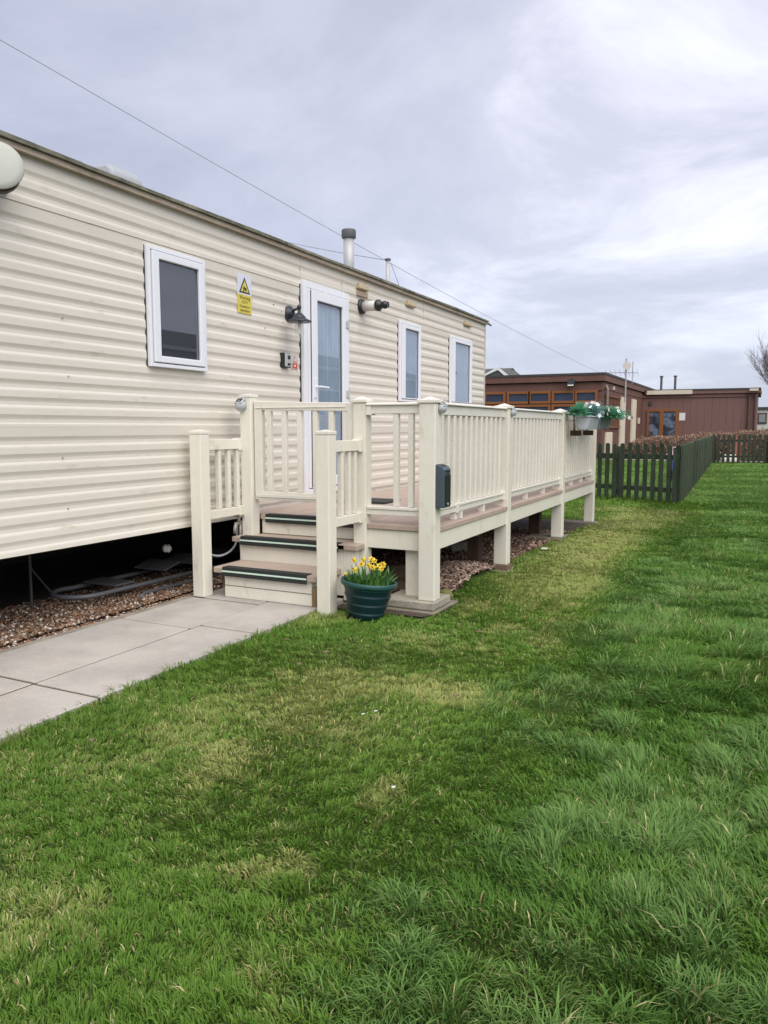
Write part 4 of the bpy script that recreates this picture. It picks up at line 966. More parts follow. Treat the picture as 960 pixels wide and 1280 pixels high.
# ------------------------------------------------------------------ planters hooked on the rail
def planter(y0, y1, mat, label):
    p = thing('rail_planter', label, 'planter', (-1.65, (y0 + y1) / 2, 1.14), 'planters hooked on the veranda rail')
    m = MB().prism([(-1.690, y0, 1.135), (-1.605, y0, 1.135), (-1.575, y0, 1.258), (-1.720, y0, 1.258)], (0, y1 - y0, 0)).build('trough', mat, p, bevel=0.006)
    MB().box(-1.729, -1.566, y0 - 0.008, y1 + 0.008, 1.2585, 1.272).build('trough_rim', mat, m, bevel=0.003)
    for y in (y0 + 0.16,):
        MB().tube([(XR + 0.0, y, 1.316), (-1.775, y, 1.316), (-1.765, y, 1.12)], 0.007, 8).box(-1.80, -1.70, y - 0.035, y + 0.035, 1.07, 1.125).build('rail_bracket', 'brownpost', p)
    return p
planter(7.84, 8.34, 'planter', 'light grey flower trough hooked on the rail nearest the third post')
planter(8.46, 9.06, 'planterdark', 'darker grey flower trough hooked on the rail nearest the last post')
def clump(name, label, c, r, n, mat, lw, cat='artificial plant', sphere=None, ns=0, spm=None):
    t = thing(name, label, cat, c)
    m = MB()
    for i in range(n):
        a = random.uniform(0, 6.283); e = random.uniform(0.0, 1.45)
        d = Vector((math.cos(a) * math.cos(e) * r[0], math.sin(a) * math.cos(e) * r[1], math.sin(e) * r[2]))
        s = Vector((-math.sin(a), math.cos(a), random.uniform(-.4, .4))).normalized(); b0_ = Vector(c) + d * random.uniform(0.1, 0.5); tp_ = Vector(c) + d * random.uniform(0.7, 1.1)
        mid = (b0_ + tp_) / 2 + Vector((0, 0, 0.012))
        m.poly([b0_, mid + s * lw, tp_, mid - s * lw])
    m.build('leaves', mat, t, recalc=False)
    if ns:
        k = MB()
        for i in range(ns):
            a = random.uniform(0, 6.283); e = random.uniform(0.1, 1.4)
            p = Vector(c) + Vector((math.cos(a) * math.cos(e) * r[0], math.sin(a) * math.cos(e) * r[1], math.sin(e) * r[2])) * random.uniform(0.75, 1.05)
            u_ = (p - Vector(c)).normalized(); v_ = u_.cross(Vector((0, 0, 1))).normalized(); w_ = u_.cross(v_)
            for q in range(5):
                aa = q * 1.2566 + i; ee = v_ * math.cos(aa) + w_ * math.sin(aa); ss = v_ * -math.sin(aa) + w_ * math.cos(aa)
                k.poly([p, p + ee * 0.014 + ss * 0.011, p + ee * 0.028 + u_ * 0.006, p + ee * 0.014 - ss * 0.011])
        k.build('blossoms', spm, t, recalc=False)
clump('trough_plant', 'teal green leafy plant at the near end of the light grey trough', (-1.69, 7.86, 1.265), (0.15, 0.24, 0.15), 260, 'tealleaf', 0.011)
clump('trough_plant', 'blue green plant with small white flowers in the light grey trough', (-1.62, 8.15, 1.262), (0.14, 0.24, 0.14), 240, 'blueleaf', 0.010, ns=16, spm='whiteflower')
clump('trough_plant', 'tall pale pink and white blossoms between the two troughs', (-1.66, 8.45, 1.275), (0.17, 0.32, 0.165), 240, 'blueleaf', 0.010, ns=48, spm='paleflower')
clump('trough_plant', 'bushy teal green plant spilling over the darker trough', (-1.52, 8.62, 1.245), (0.19, 0.28, 0.14), 320, 'tealleaf', 0.012, ns=8, spm='whiteflower')
clump('trough_plant', 'drooping pale flowers at the far end of the darker trough', (-1.50, 8.95, 1.24), (0.16, 0.24, 0.14), 150, 'tealleaf', 0.011, ns=22, spm='paleflower')

# ------------------------------------------------------------------ under the caravan
ld = thing('metal_ladder', 'grey metal ladder lying on the gravel under the caravan', 'ladder', (-3.95, 4.2, 0.05))
def arc(cx_, cy_, z, r, a0, a1, n=8):
    return [(cx_ + r * math.cos(a0 + (a1 - a0) * i / n), cy_ + r * math.sin(a0 + (a1 - a0) * i / n), z) for i in range(n + 1)]
MB().tube([(-3.66, 5.6, 0.10), (-3.74, 3.55, 0.10)] + arc(-3.91, 3.50, 0.10, 0.17, 0, -math.pi, 10) + [(-4.06, 3.55, 0.10), (-4.02, 5.6, 0.10)], 0.015, 10).build('side_rail', 'laddermetal', ld, smooth=True)
MB().tube([(-3.62, 5.6, 0.055), (-3.66, 3.80, 0.055), (-3.60, 3.70, 0.05)], 0.013, 10).build('lower_rail', 'laddermetal', ld, smooth=True)
for y, hgt in ((3.62, 0.0), (4.08, 0.07), (4.38, 0.07), (4.68, 0.07), (5.0, 0.07)):
    MB().obox((-3.88, y + 0.09, 0.130 + hgt * 0.6), (1, 0, 0), (0, 1, hgt * 3.2), (0, -hgt * 3.2, 1), 0.145, 0.085, 0.006).build('rung_plate', 'rungmetal', ld, bevel=0.003)
tag(MB().lathe((-3.72, 4.10, 0.31), [(0.018, -0.03), (0.030, -0.012), (0.024, 0.0), (0.032, 0.012), (0.012, 0.03)], 7, axis=(0.4, 0.8, -0.1)).build('white_cap', 'white'), 'small white plastic bung hanging in the dark under the caravan', 'cap')  # small white cap-like object, its use unknown

# ------------------------------------------------------------------ picket fences
def picket_mesh(w_, h, t):
    p = [(-w_ / 2, -t / 2, 0.03), (w_ / 2, -t / 2, 0.03), (w_ / 2, -t / 2, h - 0.03)]
    for i in range(7):
        a = math.pi * i / 6
        p.append((w_ / 2 * math.cos(a), -t / 2, h - 0.03 + 0.03 * math.sin(a)))
    p.append((-w_ / 2, -t / 2, h - 0.03))
    return MB().prism(p, (0, t, 0))
def fence(name, label, A, B, spacing, h, mat, posts, wpk=0.068, side=1):
    A = Vector((A[0], A[1], 0)); B = Vector((B[0], B[1], 0)); ln = (B - A).length; d = (B - A).normalized(); nrm = Vector((-d.y, d.x, 0)) * side
    t = thing(name, label, 'fence', tuple(A))
    ang = math.atan2(d.y, d.x)
    pk = None; n_ = int(ln / spacing)
    for i in range(n_ + 1):
        if pk is None:
            pk = picket_mesh(wpk, h, 0.018)
            rot = Matrix.Rotation(ang, 3, 'Z')
            pk.v = [tuple(rot @ Vector(v) + A) for v in pk.v]
            pk = pk.build('picket', mat, t)
            p = pk
        else:
            p = dup_part(pk, d * spacing * i)
        p.location = d * spacing * i + Vector((0, 0, random.uniform(-0.016, 0.014))) + nrm * random.uniform(-0.006, 0.004)
        if mat == 'fence' and ln > 10 and i and random.random() < 0.6:
            p.material_slots[0].link = 'OBJECT'; p.material_slots[0].material = M[random.choice(('fence_lit', 'fence_half_lit'))]  # random tints imitate light on the picket edges
    for z in (h * 0.24, h * 0.78):
        MB().obox((A + B) / 2 + nrm * 0.030 + Vector((0, 0, z)), d, nrm, (0, 0, 1), ln / 2, 0.018, 0.035).build('fence_rail', mat, t)
    for s in posts:
        MB().obox(A + d * s + nrm * 0.088 + Vector((0, 0, h * 0.47)), d, nrm, (0, 0, 1), 0.04, 0.038, h * 0.47).build('fence_post', mat, t)
    return t
fence('picket_fence', 'dark green picket fence running behind the end of the veranda', FC + (F_NEAR - FC) * 0.012, F_NEAR, 0.129, 0.915, 'fence', (0.04, 1.05, 2.6, 4.2), side=-1)
fence('picket_fence', 'long dark green picket fence receding along the edge of the lawn', FC, F_LONG, 0.158, 0.915, 'fence', (0.05, 2.5, 5, 7.5, 10, 12.5, 15), side=1)
fence('picket_fence', 'weathered picket fence crossing the far end of the lawn', (-1.50, 27.35), (5.5, 28.2), 0.152, 0.95, 'fencefar', (0.05, 1.6, 3.2, 4.8, 6.4), wpk=0.09, side=1)
tag(MB().lathe((-1.20, 12.32, 0.0), [(0.016, 0), (0.014, 0.70), (0.02, 0.72), (0.02, 0.76)], 10).build('pale_pole', 'white'), 'thin pale pole standing inside the fence corner', 'pole')
tb = thing('blue_tub', 'blue plastic tub with a pink lid on the grass behind the fence', 'tub', (-1.72, 17.5, 0))
MB().lathe((-1.72, 17.5, 0.25), [(0.13, 0), (0.17, 0.30)], 18).build('tub_body', 'bluetub', tb)
MB().lathe((-1.72, 17.5, 0.551), [(0.18, 0), (0.175, 0.03), (0.10, 0.12), (0.08, 0.20)], 18).build('lid', 'pinklid', tb)
MB().box(-1.80, -1.64, 17.42, 17.58, 0, 0.249).build('stand', 'fence', tb)
rp = MB().box(-0.95, -0.74, 29.2, 29.35, 0, 0.86).prism([(-0.95, 29.2, 0.86), (-0.74, 29.2, 0.86), (-0.845, 29.2, 0.93)], (0, 0.15, 0)).build('red_post', 'redpaint', bevel=0.01)
tag(rp, 'faded red post standing behind the far fence', 'post')
for i, (x, s_) in enumerate(((-1.24, .1), (-1.05, .12), (-0.93, .09))):
    tag(MB().lathe((x, 29.05, 0.0), [(s_, 0), (s_ * 1.1, 0.10), (s_ * 0.6, 0.24)], 9).build('white_rock', 'white'), 'whitish stone at the foot of the hedge seen through the far fence', 'stone', 'white stones behind the far fence')

# ------------------------------------------------------------------ hedge behind the fences
hg = thing('hedge', 'low brown leafless hedge in front of the brown bungalow', 'hedge', (0, 30.2, 0))
n = 42000
hx = -4.9 + 11.5 * RNG.random(n); hy = 29.75 + 0.9 * RNG.random(n)
ht = np.interp(hx, [-4.9, -4.3, -2.8, -1.5, 0, 6.6], [0.35, 0.72, 0.80, 0.92, 1.02, 1.05]) + 0.16 * (vnoise(hx, hy, 0.5, 2) - 0.5)
hz = ht * (0.1 + 0.95 * RNG.random(n) ** 0.6)
an = RNG.random(n) * 6.283; el = RNG.random(n) * 1.3; sz = 0.018 + 0.022 * RNG.random(n)
dx, dy, dz = np.cos(an) * np.cos(el) * sz, np.sin(an) * np.cos(el) * sz, np.sin(el) * sz * 2.2
wx_, wy_ = -np.sin(an) * sz * 0.5, np.cos(an) * sz * 0.5
P0 = np.stack([hx, hy, hz], 1); Dv = np.stack([dx, dy, dz], 1); Wv = np.stack([wx_, wy_, 0 * wx_], 1)
V = np.stack([P0 - Wv, P0 + Wv, P0 + Dv + Wv * 0.4, P0 + Dv - Wv * 0.4], 1).reshape(-1, 3)
V[:, 1] -= 30.2
hp_ = np.array([(0.33, 0.20, 0.15), (0.24, 0.14, 0.105), (0.42, 0.29, 0.21), (0.15, 0.105, 0.075), (0.17, 0.16, 0.08)])
hc = hp_[RNG.choice(5, n, p=[.36, .26, .20, .08, .10])] * (0.85 + 0.4 * RNG.random((n, 1)))
ho_ = coloured_mesh('hedge_leaves', V, np.arange(4 * n), np.arange(n) * 4, np.full(n, 4), np.repeat(hc, 4, 0), 'hedge'); ho_.parent = hg
tw = MB()
for i in range(260):
    x = random.uniform(-4.8, 6.5); y = random.uniform(29.9, 30.5); h = float(np.interp(x, [-4.9, -4.3, -2.8, -1.5, 0, 6.6], [0.35, 0.72, 0.80, 0.92, 1.02, 1.05]))
    tw.tube([(x, y, 0), (x + random.uniform(-.1, .1), y, h * 0.6), (x + random.uniform(-.2, .2), y, h * random.uniform(.85, 1.08))], [0.02, 0.012, 0.005], 4, caps=False)
tw.build('hedge_stems', 'twig', hg)

# ------------------------------------------------------------------ the brown flat-roofed bungalow
bg = thing('brown_bungalow', 'brown clad flat roofed bungalow with orange window frames beyond the hedge', 'bungalow', (-6, 34, 0))
CX, CYf, CYb = -5.336, 28.55, 38.52
fw = MB().box(-17.0, CX, CYf, CYb + 6, 0, 2.80)
fw.box(-17.0, CX + 0.03, CYf - 0.05, CYf, 2.50, 2.80)
for z in np.arange(0.2, 2.45, 0.19): fw.box(-17.0, CX, CYf - 0.012, CYf - 0.001, z, z + 0.165)
fw.box(CX + 0.0005, CX + 0.04, CYf, CYb - 0.01, 2.55, 2.80)
for y in np.arange(CYf + 0.1, CYb - 0.2, 0.42): fw.box(CX + 0.0005, CX + 0.02, y, y + 0.38, 0.1, 2.54)
fw.build('wall', 'clad', bg)
rw = MB().box(CX, -0.40, CYb, CYb + 6, 0, 2.70)
for i in range(16):
    x = CX + 0.03 + i * 0.307
    rw.box(x, x + 0.298, CYb - 0.012, CYb - 0.001, 0.05, 2.55)
rw.box(CX, -0.36, CYb - 0.06, CYb - 0.0205, 2.555, 2.70)
rw.build('wall', 'cladfar', bg)
rfb = MB().box(-17.1, CX + 0.12, CYf - 0.16, CYb + 6, 2.83, 3.05).build('roof', 'clad', bg)
MB().box(-17.12, CX + 0.14, CYf - 0.18, CYb + 6.02, 3.051, 3.13).build('roof_edge', 'roofedge', rfb)
rfc = MB().box(CX + 0.15, -0.28, CYb - 0.14, CYb + 6, 2.72, 2.86).build('roof', 'cladfar', bg)
MB().box(CX + 0.15, -0.26, CYb - 0.16, CYb + 6.02, 2.861, 2.94).build('roof_edge', 'roofedge', rfc)
MB().box(-5.10, -3.10, CYb - 0.20, CYb - 0.165, 2.71, 2.90).build('cream_fascia', 'creamtrim', bg)
def bwin(x0, x1, z0, z1, fwid=0.09, y=CYf):
    f = MB().box(x0 - fwid, x0, y - 0.085, y - 0.02, z0 - fwid, z1 + fwid).box(x1, x1 + fwid, y - 0.085, y - 0.02, z0 - fwid, z1 + fwid).box(x0, x1, y - 0.085, y - 0.02, z1, z1 + fwid).box(x0, x1, y - 0.085, y - 0.02, z0 - fwid, z0)
    w = f.build('window', 'orange', bg, bevel=0.008)
    MB().box(x0, x1, y - 0.030, y - 0.021, z0, z1).build('dark_interior', 'navy', w)
    MB().poly([(x0, y - 0.04, z0), (x1, y - 0.04, z0), (x1, y - 0.04, z1), (x0, y - 0.04, z1)]).build('pane', 'farglass', w, recalc=False)
for x0, x1 in ((-12.7, -12.0), (-11.7, -11.0), (-10.7, -10.0), (-9.69, -9.01), (-8.78, -8.06), (-7.95, -7.28), (-7.06, -6.37), (-6.23, -5.58)): bwin(x0, x1, 2.14, 2.42)
for x0, x1 in ((-12.7, -11.0), (-10.7, -9.01), (-8.78, -7.28), (-7.06, -5.58)): bwin(x0, x1, 0.95, 1.93)
fl_ = MB().obox((-6.40, CYf - 0.27, 2.78), (1, 0, 0), (0, 1, -0.4), (0, 0.4, 1), 0.13, 0.05, 0.10).box(-6.43, -6.37, CYf - 0.25, CYf - 0.05, 2.86, 2.92).build('floodlight', 'black', bg)
MB().obox((-6.40, CYf - 0.335, 2.735), (1, 0, 0), (0, 1, -0.4), (0, 0.4, 1), 0.105, 0.006, 0.07).build('floodlight_glass', 'white', fl_)
fd = MB()
fd.box(-5.07, -4.98, CYb - 0.09, CYb - 0.021, 0.1, 2.02).box(-3.79, -3.66, CYb - 0.09, CYb - 0.021, 0.1, 2.02).box(-4.50, -4.33, CYb - 0.09, CYb - 0.021, 0.1, 1.92).box(-4.98, -3.79, CYb - 0.09, CYb - 0.021, 1.92, 2.02)
fd = fd.build('french_door', 'orange', bg)
for x0, x1 in ((-4.98, -4.50), (-4.33, -3.79)):
    MB().box(x0, x1, CYb - 0.03, CYb - 0.0212, 0.3, 1.92).build('curtain_or_dark_room', surf('grey_door_curtain', (0.22, 0.25, 0.28), 0.8, dark=(0.03, 0.03, 0.04), scale=2.0, amount=0.95, fine=8, ramp=(0.45, 0.55)), fd)
    MB().poly([(x0, CYb - 0.045, 0.3), (x1, CYb - 0.045, 0.3), (x1, CYb - 0.045, 1.92), (x0, CYb - 0.045, 1.92)]).build('pane', 'farglass', fd, recalc=False)
    MB().box(x0, x1, CYb - 0.085, CYb - 0.025, 0.1, 0.3).build('door_panel', 'orange', fd)
MB().box(-3.64, -3.38, CYb - 0.035, CYb - 0.0205, 1.50, 1.85).build('wall_notice', 'white', bg)
MB().lathe((-4.95, CYb - 0.02, 2.30), [(0.10, 0), (0.09, 0.04)], 12, axis=(0, -1, 0)).build('wall_vent', 'roofedge', bg)
dp = MB().tube([(-0.72, CYb - 0.10, 0), (-0.72, CYb - 0.10, 2.62)], 0.05, 8).tube([(-0.46, CYb - 0.10, 0), (-0.46, CYb - 0.10, 2.62)], 0.05, 8).box(-0.85, -0.38, CYb - 0.24, CYb - 0.165, 2.71, 2.78)
dp.build('downpipe', surf('brown_downpipe', (0.10, 0.05, 0.042), 0.6), bg)
MB().box(-0.72, -0.36, CYb - 0.28, CYb - 0.245, 2.80, 2.90).build('gutter_end', 'creamtrim', bg)
for x, nm in ((-4.55, 0), (-3.93, 1)):
    v_ = MB().lathe((x, CYb + 0.5, 2.8), [(0.055, 0), (0.055, 0.75)], 10).build('roof_vent_pipe', 'fluecap', bg)
    MB().lathe((x, CYb + 0.5, 3.55), [(0.085, 0), (0.085, 0.06)], 10).build('pipe_cap', 'fluecap', v_)
for y0, y1, z1 in ((32.2, 33.25, 2.40), (35.1, 36.2, 2.40), (29.15, 30.35, 0.99)):
    MB().box(CX + 0.021, CX + 0.10, y0, y1, 0.05, z1).build('cream_panel', 'creamtrim', bg, bevel=0.01)
tr_ = MB()
for y in np.arange(29.0, 31.9, 0.32): tr_.box(CX + 0.05, CX + 0.075, y, y + 0.07, 1.1, 2.4)
for z in (1.15, 1.7, 2.3): tr_.box(CX + 0.0755, CX + 0.10, 28.9, 32.0, z, z + 0.08)
tr_.build('trellis', surf('rust_brown_trellis', (0.19, 0.075, 0.035), 0.7), bg)
MB().tube([(CX + 0.12, 28.9, 1.2), (CX + 0.12, 28.9, 2.55), (CX + 0.05, 28.95, 2.7)], 0.05, 8).build('downpipe', surf('grey_downpipe', (0.25, 0.2, 0.18), 0.6), bg)
MB().box(CX + 0.021, CX + 0.07, 37.2, 37.6, 1.35, 1.62).box(CX + 0.021, CX + 0.09, 30.4, 30.6, 2.6, 2.72).build('meter_box', 'creamtrim', bg)
# mast with dish and aerial on the bungalow's side
ms = thing('aerial_mast', 'pole with a small round dish and television aerial above the brown roof', 'aerial', (-5.20, 32.75, 2.3))
MB().tube([(-5.20, 32.75, 2.2), (-5.20, 32.75, 3.95)], 0.035, 8).build('mast_pole', surf('grey_pole', (0.45, 0.43, 0.42), 0.5), ms)
MB().lathe((-5.16, 32.66, 3.66), [(0.17, 0), (0.13, 0.04), (0.06, 0.06), (0.01, 0.065)], 24, axis=(-0.35, 1, -0.25)).build('dish_face', surf('beige_dish', (0.50, 0.45, 0.41), 0.6), ms, smooth=True)
ae = MB().tube([(-5.95, 32.6, 3.40), (-4.80, 33.2, 3.40)], 0.016, 6)
for i in range(8):
    t = i / 7; p = Vector((-5.95, 32.6, 3.40)).lerp(Vector((-4.80, 33.2, 3.40)), t)
    ae.tube([p + Vector((0.05, -0.1, -0.14)), p + Vector((-0.05, 0.1, 0.14))], 0.008, 4)
ae.tube([(-4.98, 33.0, 2.95), (-4.98, 33.0, 3.85)], 0.015, 6)
ae.build('aerial', surf('aerial_grey', (0.30, 0.31, 0.35), 0.5), ms)

# gabled house behind the bungalow
gh = thing('gabled_house', 'house with a grey pitched roof and white gable behind the bungalow', 'house', (-17, 47, 0))
MB().box(-24, -13.9, 45.2, 51, 0, 4.05).build('wall', 'cladfar', gh)
MB().prism([(-24.2, 44.6, 4.0), (-24.2, 51.6, 4.0), (-24.2, 48.1, 4.95)], (9.6, 0, 0)).build('roof', 'slate', gh)
MB().prism([(-16.2, 44.3, 4.02), (-13.45, 44.3, 4.02), (-14.35, 44.3, 4.72)], (0, 3.6, 0)).build('gable_roof', 'slate', gh)
MB().prism([(-15.9, 44.22, 3.98), (-15.75, 44.22, 3.98), (-14.35, 44.22, 4.56), (-13.65, 44.22, 3.98), (-13.4, 44.22, 3.98), (-14.35, 44.22, 4.74)], (0, 0.07, 0)).build('barge_board', 'white', gh)
# pale caravan and shrub at the far right
pc = thing('distant_caravan', 'pale cream caravan far behind the bare tree', 'caravan', (2.5, 61, 0))
MB().box(-0.75, 8, 60, 63.5, 0.4, 2.45).build('wall', surf('distant_cream', (0.62, 0.60, 0.54), 0.6), pc)
MB().box(-0.9, 8.2, 59.85, 63.6, 2.455, 2.60).build('roof', 'roofedge', pc)
wn = MB().box(-0.55, 0.05, 59.93, 59.99, 1.45, 2.2).build('window', 'brownpost', pc)
MB().box(-0.45, -0.05, 59.90, 59.928, 1.55, 2.1).build('pane', surf('distant_pane', (0.25, 0.27, 0.28), 0.3), wn)
sh = thing('shrub', 'dark rounded shrub beside the distant pale caravan', 'shrub', (0.9, 50, 0))
m = MB()
for i in range(1500):
    a = random.uniform(0, 6.283); e = random.uniform(0, 1.57); r = random.uniform(0.75, 1.0)
    c = Vector((0.95 + 0.95 * r * math.cos(a) * math.cos(e), 50 + 0.9 * r * math.sin(a) * math.cos(e), 1.55 * r * math.sin(e)))
    u_ = Vector((random.uniform(-1, 1), random.uniform(-1, 1), random.uniform(-1, 1))).normalized() * 0.07; v_ = u_.cross(Vector((random.random(), 1, 0.3))).normalized() * 0.05
    m.poly([c - u_, c + v_, c + u_, c - v_])
m.build('foliage', 'shrub', sh, recalc=False)
# bare tree at the right edge
tr = thing('bare_tree', 'leafless spreading tree at the right beyond the bungalow', 'tree', (1.6, 46, 0))
rt = random.Random(5)
trunk = MB().tube([(1.6, 46, 0), (1.55, 46, 0.8), (1.62, 46.05, 1.6)], [0.20, 0.16, 0.13], 8); trunk.build('trunk', 'bark', tr, smooth=True)
br = MB()
def grow(p, d, ln, r, k):
    pts = [p]; q = Vector(p); dd = Vector(d)
    for i in range(4):
        dd = (dd + Vector((rt.uniform(-.22, .22), rt.uniform(-.22, .22), rt.uniform(-.05, .22)))).normalized()
        q = q + dd * ln / 4; pts.append(q.copy())
        if k > 0 and i >= 1:
            for _ in range(2 if k > 1 else 2):
                sd_ = (dd + Vector((rt.uniform(-.9, .9), rt.uniform(-.9, .9), rt.uniform(-.25, .7)))).normalized()
                grow(q.copy(), sd_, ln * rt.uniform(0.5, 0.75), r * 0.52, k - 1)
    br.tube(pts, [r, r * 0.85, r * 0.7, r * 0.55, r * 0.4], 4, caps=False)
for i in range(8):
    a = i * 0.785 + 0.3
    grow(Vector((1.6, 46, 1.55)), Vector((math.cos(a) * 0.75, math.sin(a) * 0.5, 0.75 + 0.3 * (i % 2))), 2.3, 0.055, 3)
br.build('crown', 'bark', tr, recalc=False)

# ------------------------------------------------------------------ overhead cables
def cable(name, label, A, B, sag, r, e0=0.0, n_=40):
    A, B = Vector(A), Vector(B); pts = []
    for i in range(n_ + 1):
        t = -e0 + (1 + e0) * i / n_
        p = A.lerp(B, t); p.z -= sag * 4 * max(t, -0.6) * (1 - t) if t > 0 else -sag * 4 * (-t) * 0.2
        pts.append(p)
    return tag(MB().tube(pts, r, 6).build(name, 'cable'), label, 'cable')
cable('overhead_cable', 'long overhead cable crossing the sky down to the brown bungalow', (-7.0, 5.57, 4.985), (-5.45, 28.5, 3.13), 0.14, 0.0040, 0.45)
cable('overhead_cable', 'thin cable running from the slim roof flue out behind the caravan', (-4.1, 8.40, 3.12), (-18.3, 24.1, 8.7), 0.10, 0.005)
tag(MB().tube([(-4.08, 8.44, 3.10), (-4.05, 8.86, 2.62)], 0.004, 6).build('stay_wire', 'cable'), 'short stay wire bracing the slim roof flue', 'wire')

# neighbouring caravan across the lawn (seen mirrored in the window panes)
nb = thing('neighbour_caravan', 'green sided caravan across the lawn, mirrored in the caravan windows', 'caravan', (6, 15, 0))
nw = MB().box(4.25, 7.6, 8.5, 26, 0.35, 2.75)
for z in np.arange(0.4, 2.6, 0.14): nw.box(4.235, 4.2495, 8.5, 26, z, z + 0.11)
nw.build('wall', 'neighbour', nb)
MB().prism([(4.1, 8.3, 2.84), (7.75, 8.3, 2.84), (6.0, 8.3, 3.45)], (0, 17.9, 0)).build('roof', 'neighbourroof', nb)
MB().box(4.12, 4.234, 8.3, 26.2, 2.75, 2.835).build('gutter', 'white', nb)
for y in (10.2, 14.0, 18.2, 22):
    w = MB().box(4.20, 4.234, y, y + 1.3, 1.35, 2.25).build('window', 'upvc', nb)
    MB().box(4.192, 4.1995, y + 0.08, y + 1.22, 1.43, 2.17).build('pane', 'roomdark', w)

# ------------------------------------------------------------------ small litter on the lawn
for i, (x, y) in enumerate(((-1.35, 2.55), (-1.32, 2.60), (-0.98, 2.05))):
    tag(MB().obox((x, y, 0.045), (1, 0.4, 0.2), (-0.4, 1, 0), (-0.2, 0, 1), 0.006, 0.004, 0.001).build('white_petal', 'white'), 'tiny white petal lying on the mown grass', 'petal', 'white petals on the lawn')
for i in range(9):
    x, y = [(-1.92, 2.98), (-1.9, 3.2), (-2.2, 3.3), (-1.5, 4.0), (-1.35, 3.9), (-2.1, 1.9), (-1.2, 5.0), (-1.3, 6.3), (-1.1, 2.9)][i]
    a = random.uniform(0, 6.28); c_, s_ = math.cos(a) * 0.022, math.sin(a) * 0.022
    tag(MB().prism([(x - c_, y - s_, 0.042), (x - s_ * 0.6, y + c_ * 0.6, 0.050), (x + c_, y + s_, 0.044), (x + s_ * 0.6, y - c_ * 0.6, 0.047)], (0, 0, 0.002)).build('dead_leaf', 'dryleaf'), 'curled dead brown leaf lying on the mown grass', 'leaf', 'dead leaves on the lawn')

# ------------------------------------------------------------------ world, sun, camera
SKY_SEED = 1.3
SUN_EL, SUN_AZ = R(52), R(128)        # azimuth clockwise from +Y
w = bpy.data.worlds.new('World'); S.world = w; w.use_nodes = True
nt = w.node_tree; nt.nodes.clear()
out = nt.nodes.new('ShaderNodeOutputWorld'); bgn = nt.nodes.new('ShaderNodeBackground'); bgn.inputs['Strength'].default_value = 0.098
sky = nt.nodes.new('ShaderNodeTexSky'); sky.sky_type = 'NISHITA'; sky.sun_disc = False; sky.sun_elevation = SUN_EL; sky.sun_rotation = SUN_AZ
tc = nt.nodes.new('ShaderNodeTexCoord')
sep = nt.nodes.new('ShaderNodeSeparateXYZ'); L(nt, tc.outputs['Generated'], sep.inputs[0])
zc = N(nt, 'ShaderNodeMath', operation='MAXIMUM'); zc.inputs[1].default_value = 0.0; L(nt, sep.outputs['Z'], zc.inputs[0])
za = N(nt, 'ShaderNodeMath', operation='ADD'); za.inputs[1].default_value = 0.22; L(nt, zc.outputs[0], za.inputs[0])
dvx = N(nt, 'ShaderNodeMath', operation='DIVIDE'); L(nt, sep.outputs['X'], dvx.inputs[0]); L(nt, za.outputs[0], dvx.inputs[1])
dvy = N(nt, 'ShaderNodeMath', operation='DIVIDE'); L(nt, sep.outputs['Y'], dvy.inputs[0]); L(nt, za.outputs[0], dvy.inputs[1])
cmb = nt.nodes.new('ShaderNodeCombineXYZ'); L(nt, dvx.outputs[0], cmb.inputs[0]); L(nt, dvy.outputs[0], cmb.inputs[1]); cmb.inputs[2].default_value = SKY_SEED
n1 = N(nt, 'ShaderNodeTexNoise', Scale=1.5, Detail=9.0, Roughness=0.6, Distortion=0.4); L(nt, cmb.outputs[0], n1.inputs['Vector'])
n2 = N(nt, 'ShaderNodeTexNoise', Scale=0.55, Detail=4.0, Roughness=0.5, Distortion=0.2); L(nt, cmb.outputs[0], n2.inputs['Vector'])
nm = N(nt, 'ShaderNodeMath', operation='ADD'); L(nt, n1.outputs['Fac'], nm.inputs[0]); L(nt, n2.outputs['Fac'], nm.inputs[1])
nh = N(nt, 'ShaderNodeMath', operation='MULTIPLY'); nh.inputs[1].default_value = 0.5; L(nt, nm.outputs[0], nh.inputs[0])
cr = nt.nodes.new('ShaderNodeValToRGB')
el = cr.color_ramp.elements
el[0].position = 0.36; el[0].color = (2.12, 2.24, 2.8, 1)
el[1].position = 0.66; el[1].color = (4.8, 4.85, 5.3, 1)
e = el.new(0.46); e.color = (2.6, 2.68, 3.27, 1)
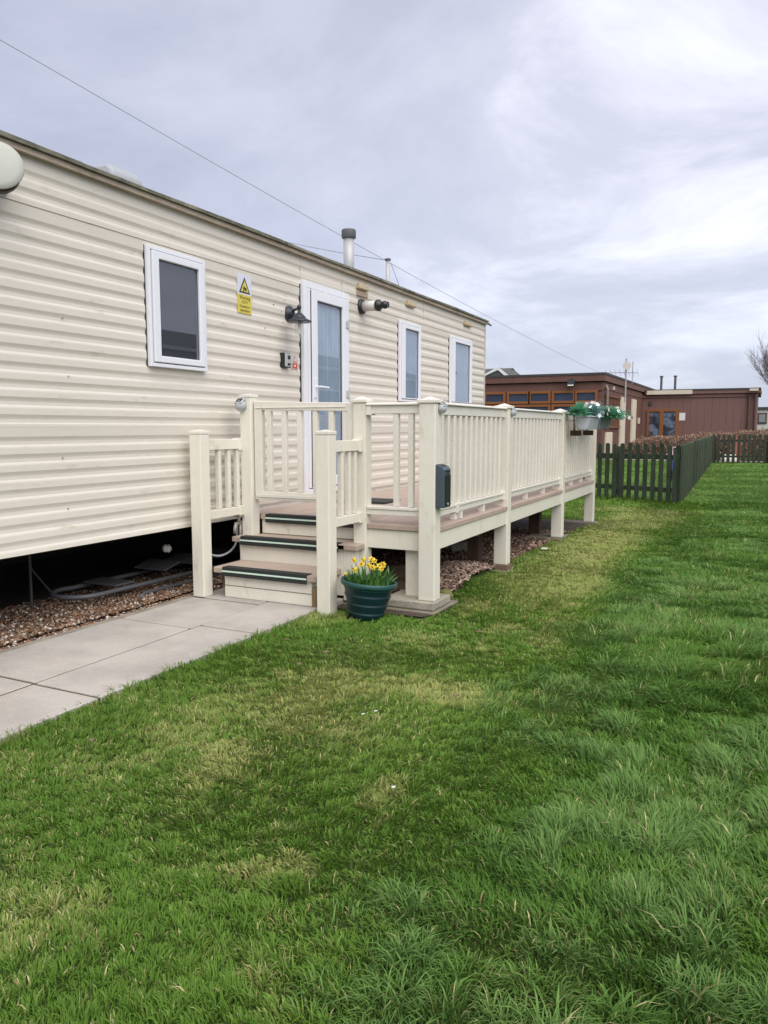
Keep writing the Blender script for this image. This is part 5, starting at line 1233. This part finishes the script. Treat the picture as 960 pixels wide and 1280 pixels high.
e = el.new(0.55); e.color = (3.1, 3.15, 3.72, 1)
L(nt, nh.outputs[0], cr.inputs[0])
hz_ = N(nt, 'ShaderNodeMapRange', clamp=True); hz_.inputs[1].default_value = 0.02; hz_.inputs[2].default_value = 0.22; hz_.inputs[3].default_value = 0.6; hz_.inputs[4].default_value = 0.0
L(nt, sep.outputs['Z'], hz_.inputs[0])
hm = nt.nodes.new('ShaderNodeMixRGB'); hm.inputs[2].default_value = (2.15, 2.42, 3.08, 1); L(nt, hz_.outputs[0], hm.inputs[0]); L(nt, cr.outputs[0], hm.inputs[1])
sk = nt.nodes.new('ShaderNodeMixRGB'); sk.inputs[0].default_value = 0.92; L(nt, sky.outputs[0], sk.inputs[1]); L(nt, hm.outputs[0], sk.inputs[2])
L(nt, sk.outputs[0], bgn.inputs[0]); L(nt, bgn.outputs[0], out.inputs[0])

sun = bpy.data.lights.new('Sun', 'SUN'); sun.energy = 1.5; sun.angle = R(70); sun.color = (1.0, 0.965, 0.90)
so = bpy.data.objects.new('Sun', sun); COL.objects.link(so)
sv = Vector((math.sin(SUN_AZ) * math.cos(SUN_EL), math.cos(SUN_AZ) * math.cos(SUN_EL), math.sin(SUN_EL)))
so.rotation_euler = (-sv).to_track_quat('-Z', 'Y').to_euler(); so.location = (6, -4, 12)

cam = bpy.data.cameras.new('Camera'); cam.sensor_fit = 'HORIZONTAL'; cam.sensor_width = 36; cam.lens = 36; cam.clip_end = 2000; cam.clip_start = 0.05
co = bpy.data.objects.new('Camera', cam); COL.objects.link(co)
co.location = (0, 0, 1.15); co.rotation_euler = (R(90 - 6.242), 0, R(26.286))
S.camera = co
S.render.engine = 'CYCLES'
S.cycles.use_denoising = True
S.cycles.max_bounces = 6; S.cycles.diffuse_bounces = 3; S.cycles.transparent_max_bounces = 12
S.view_settings.view_transform = 'Standard'; S.view_settings.look = 'None'; S.view_settings.exposure = 1.27; S.view_settings.gamma = 1.0
S.render.resolution_x = 768; S.render.resolution_y = 1024
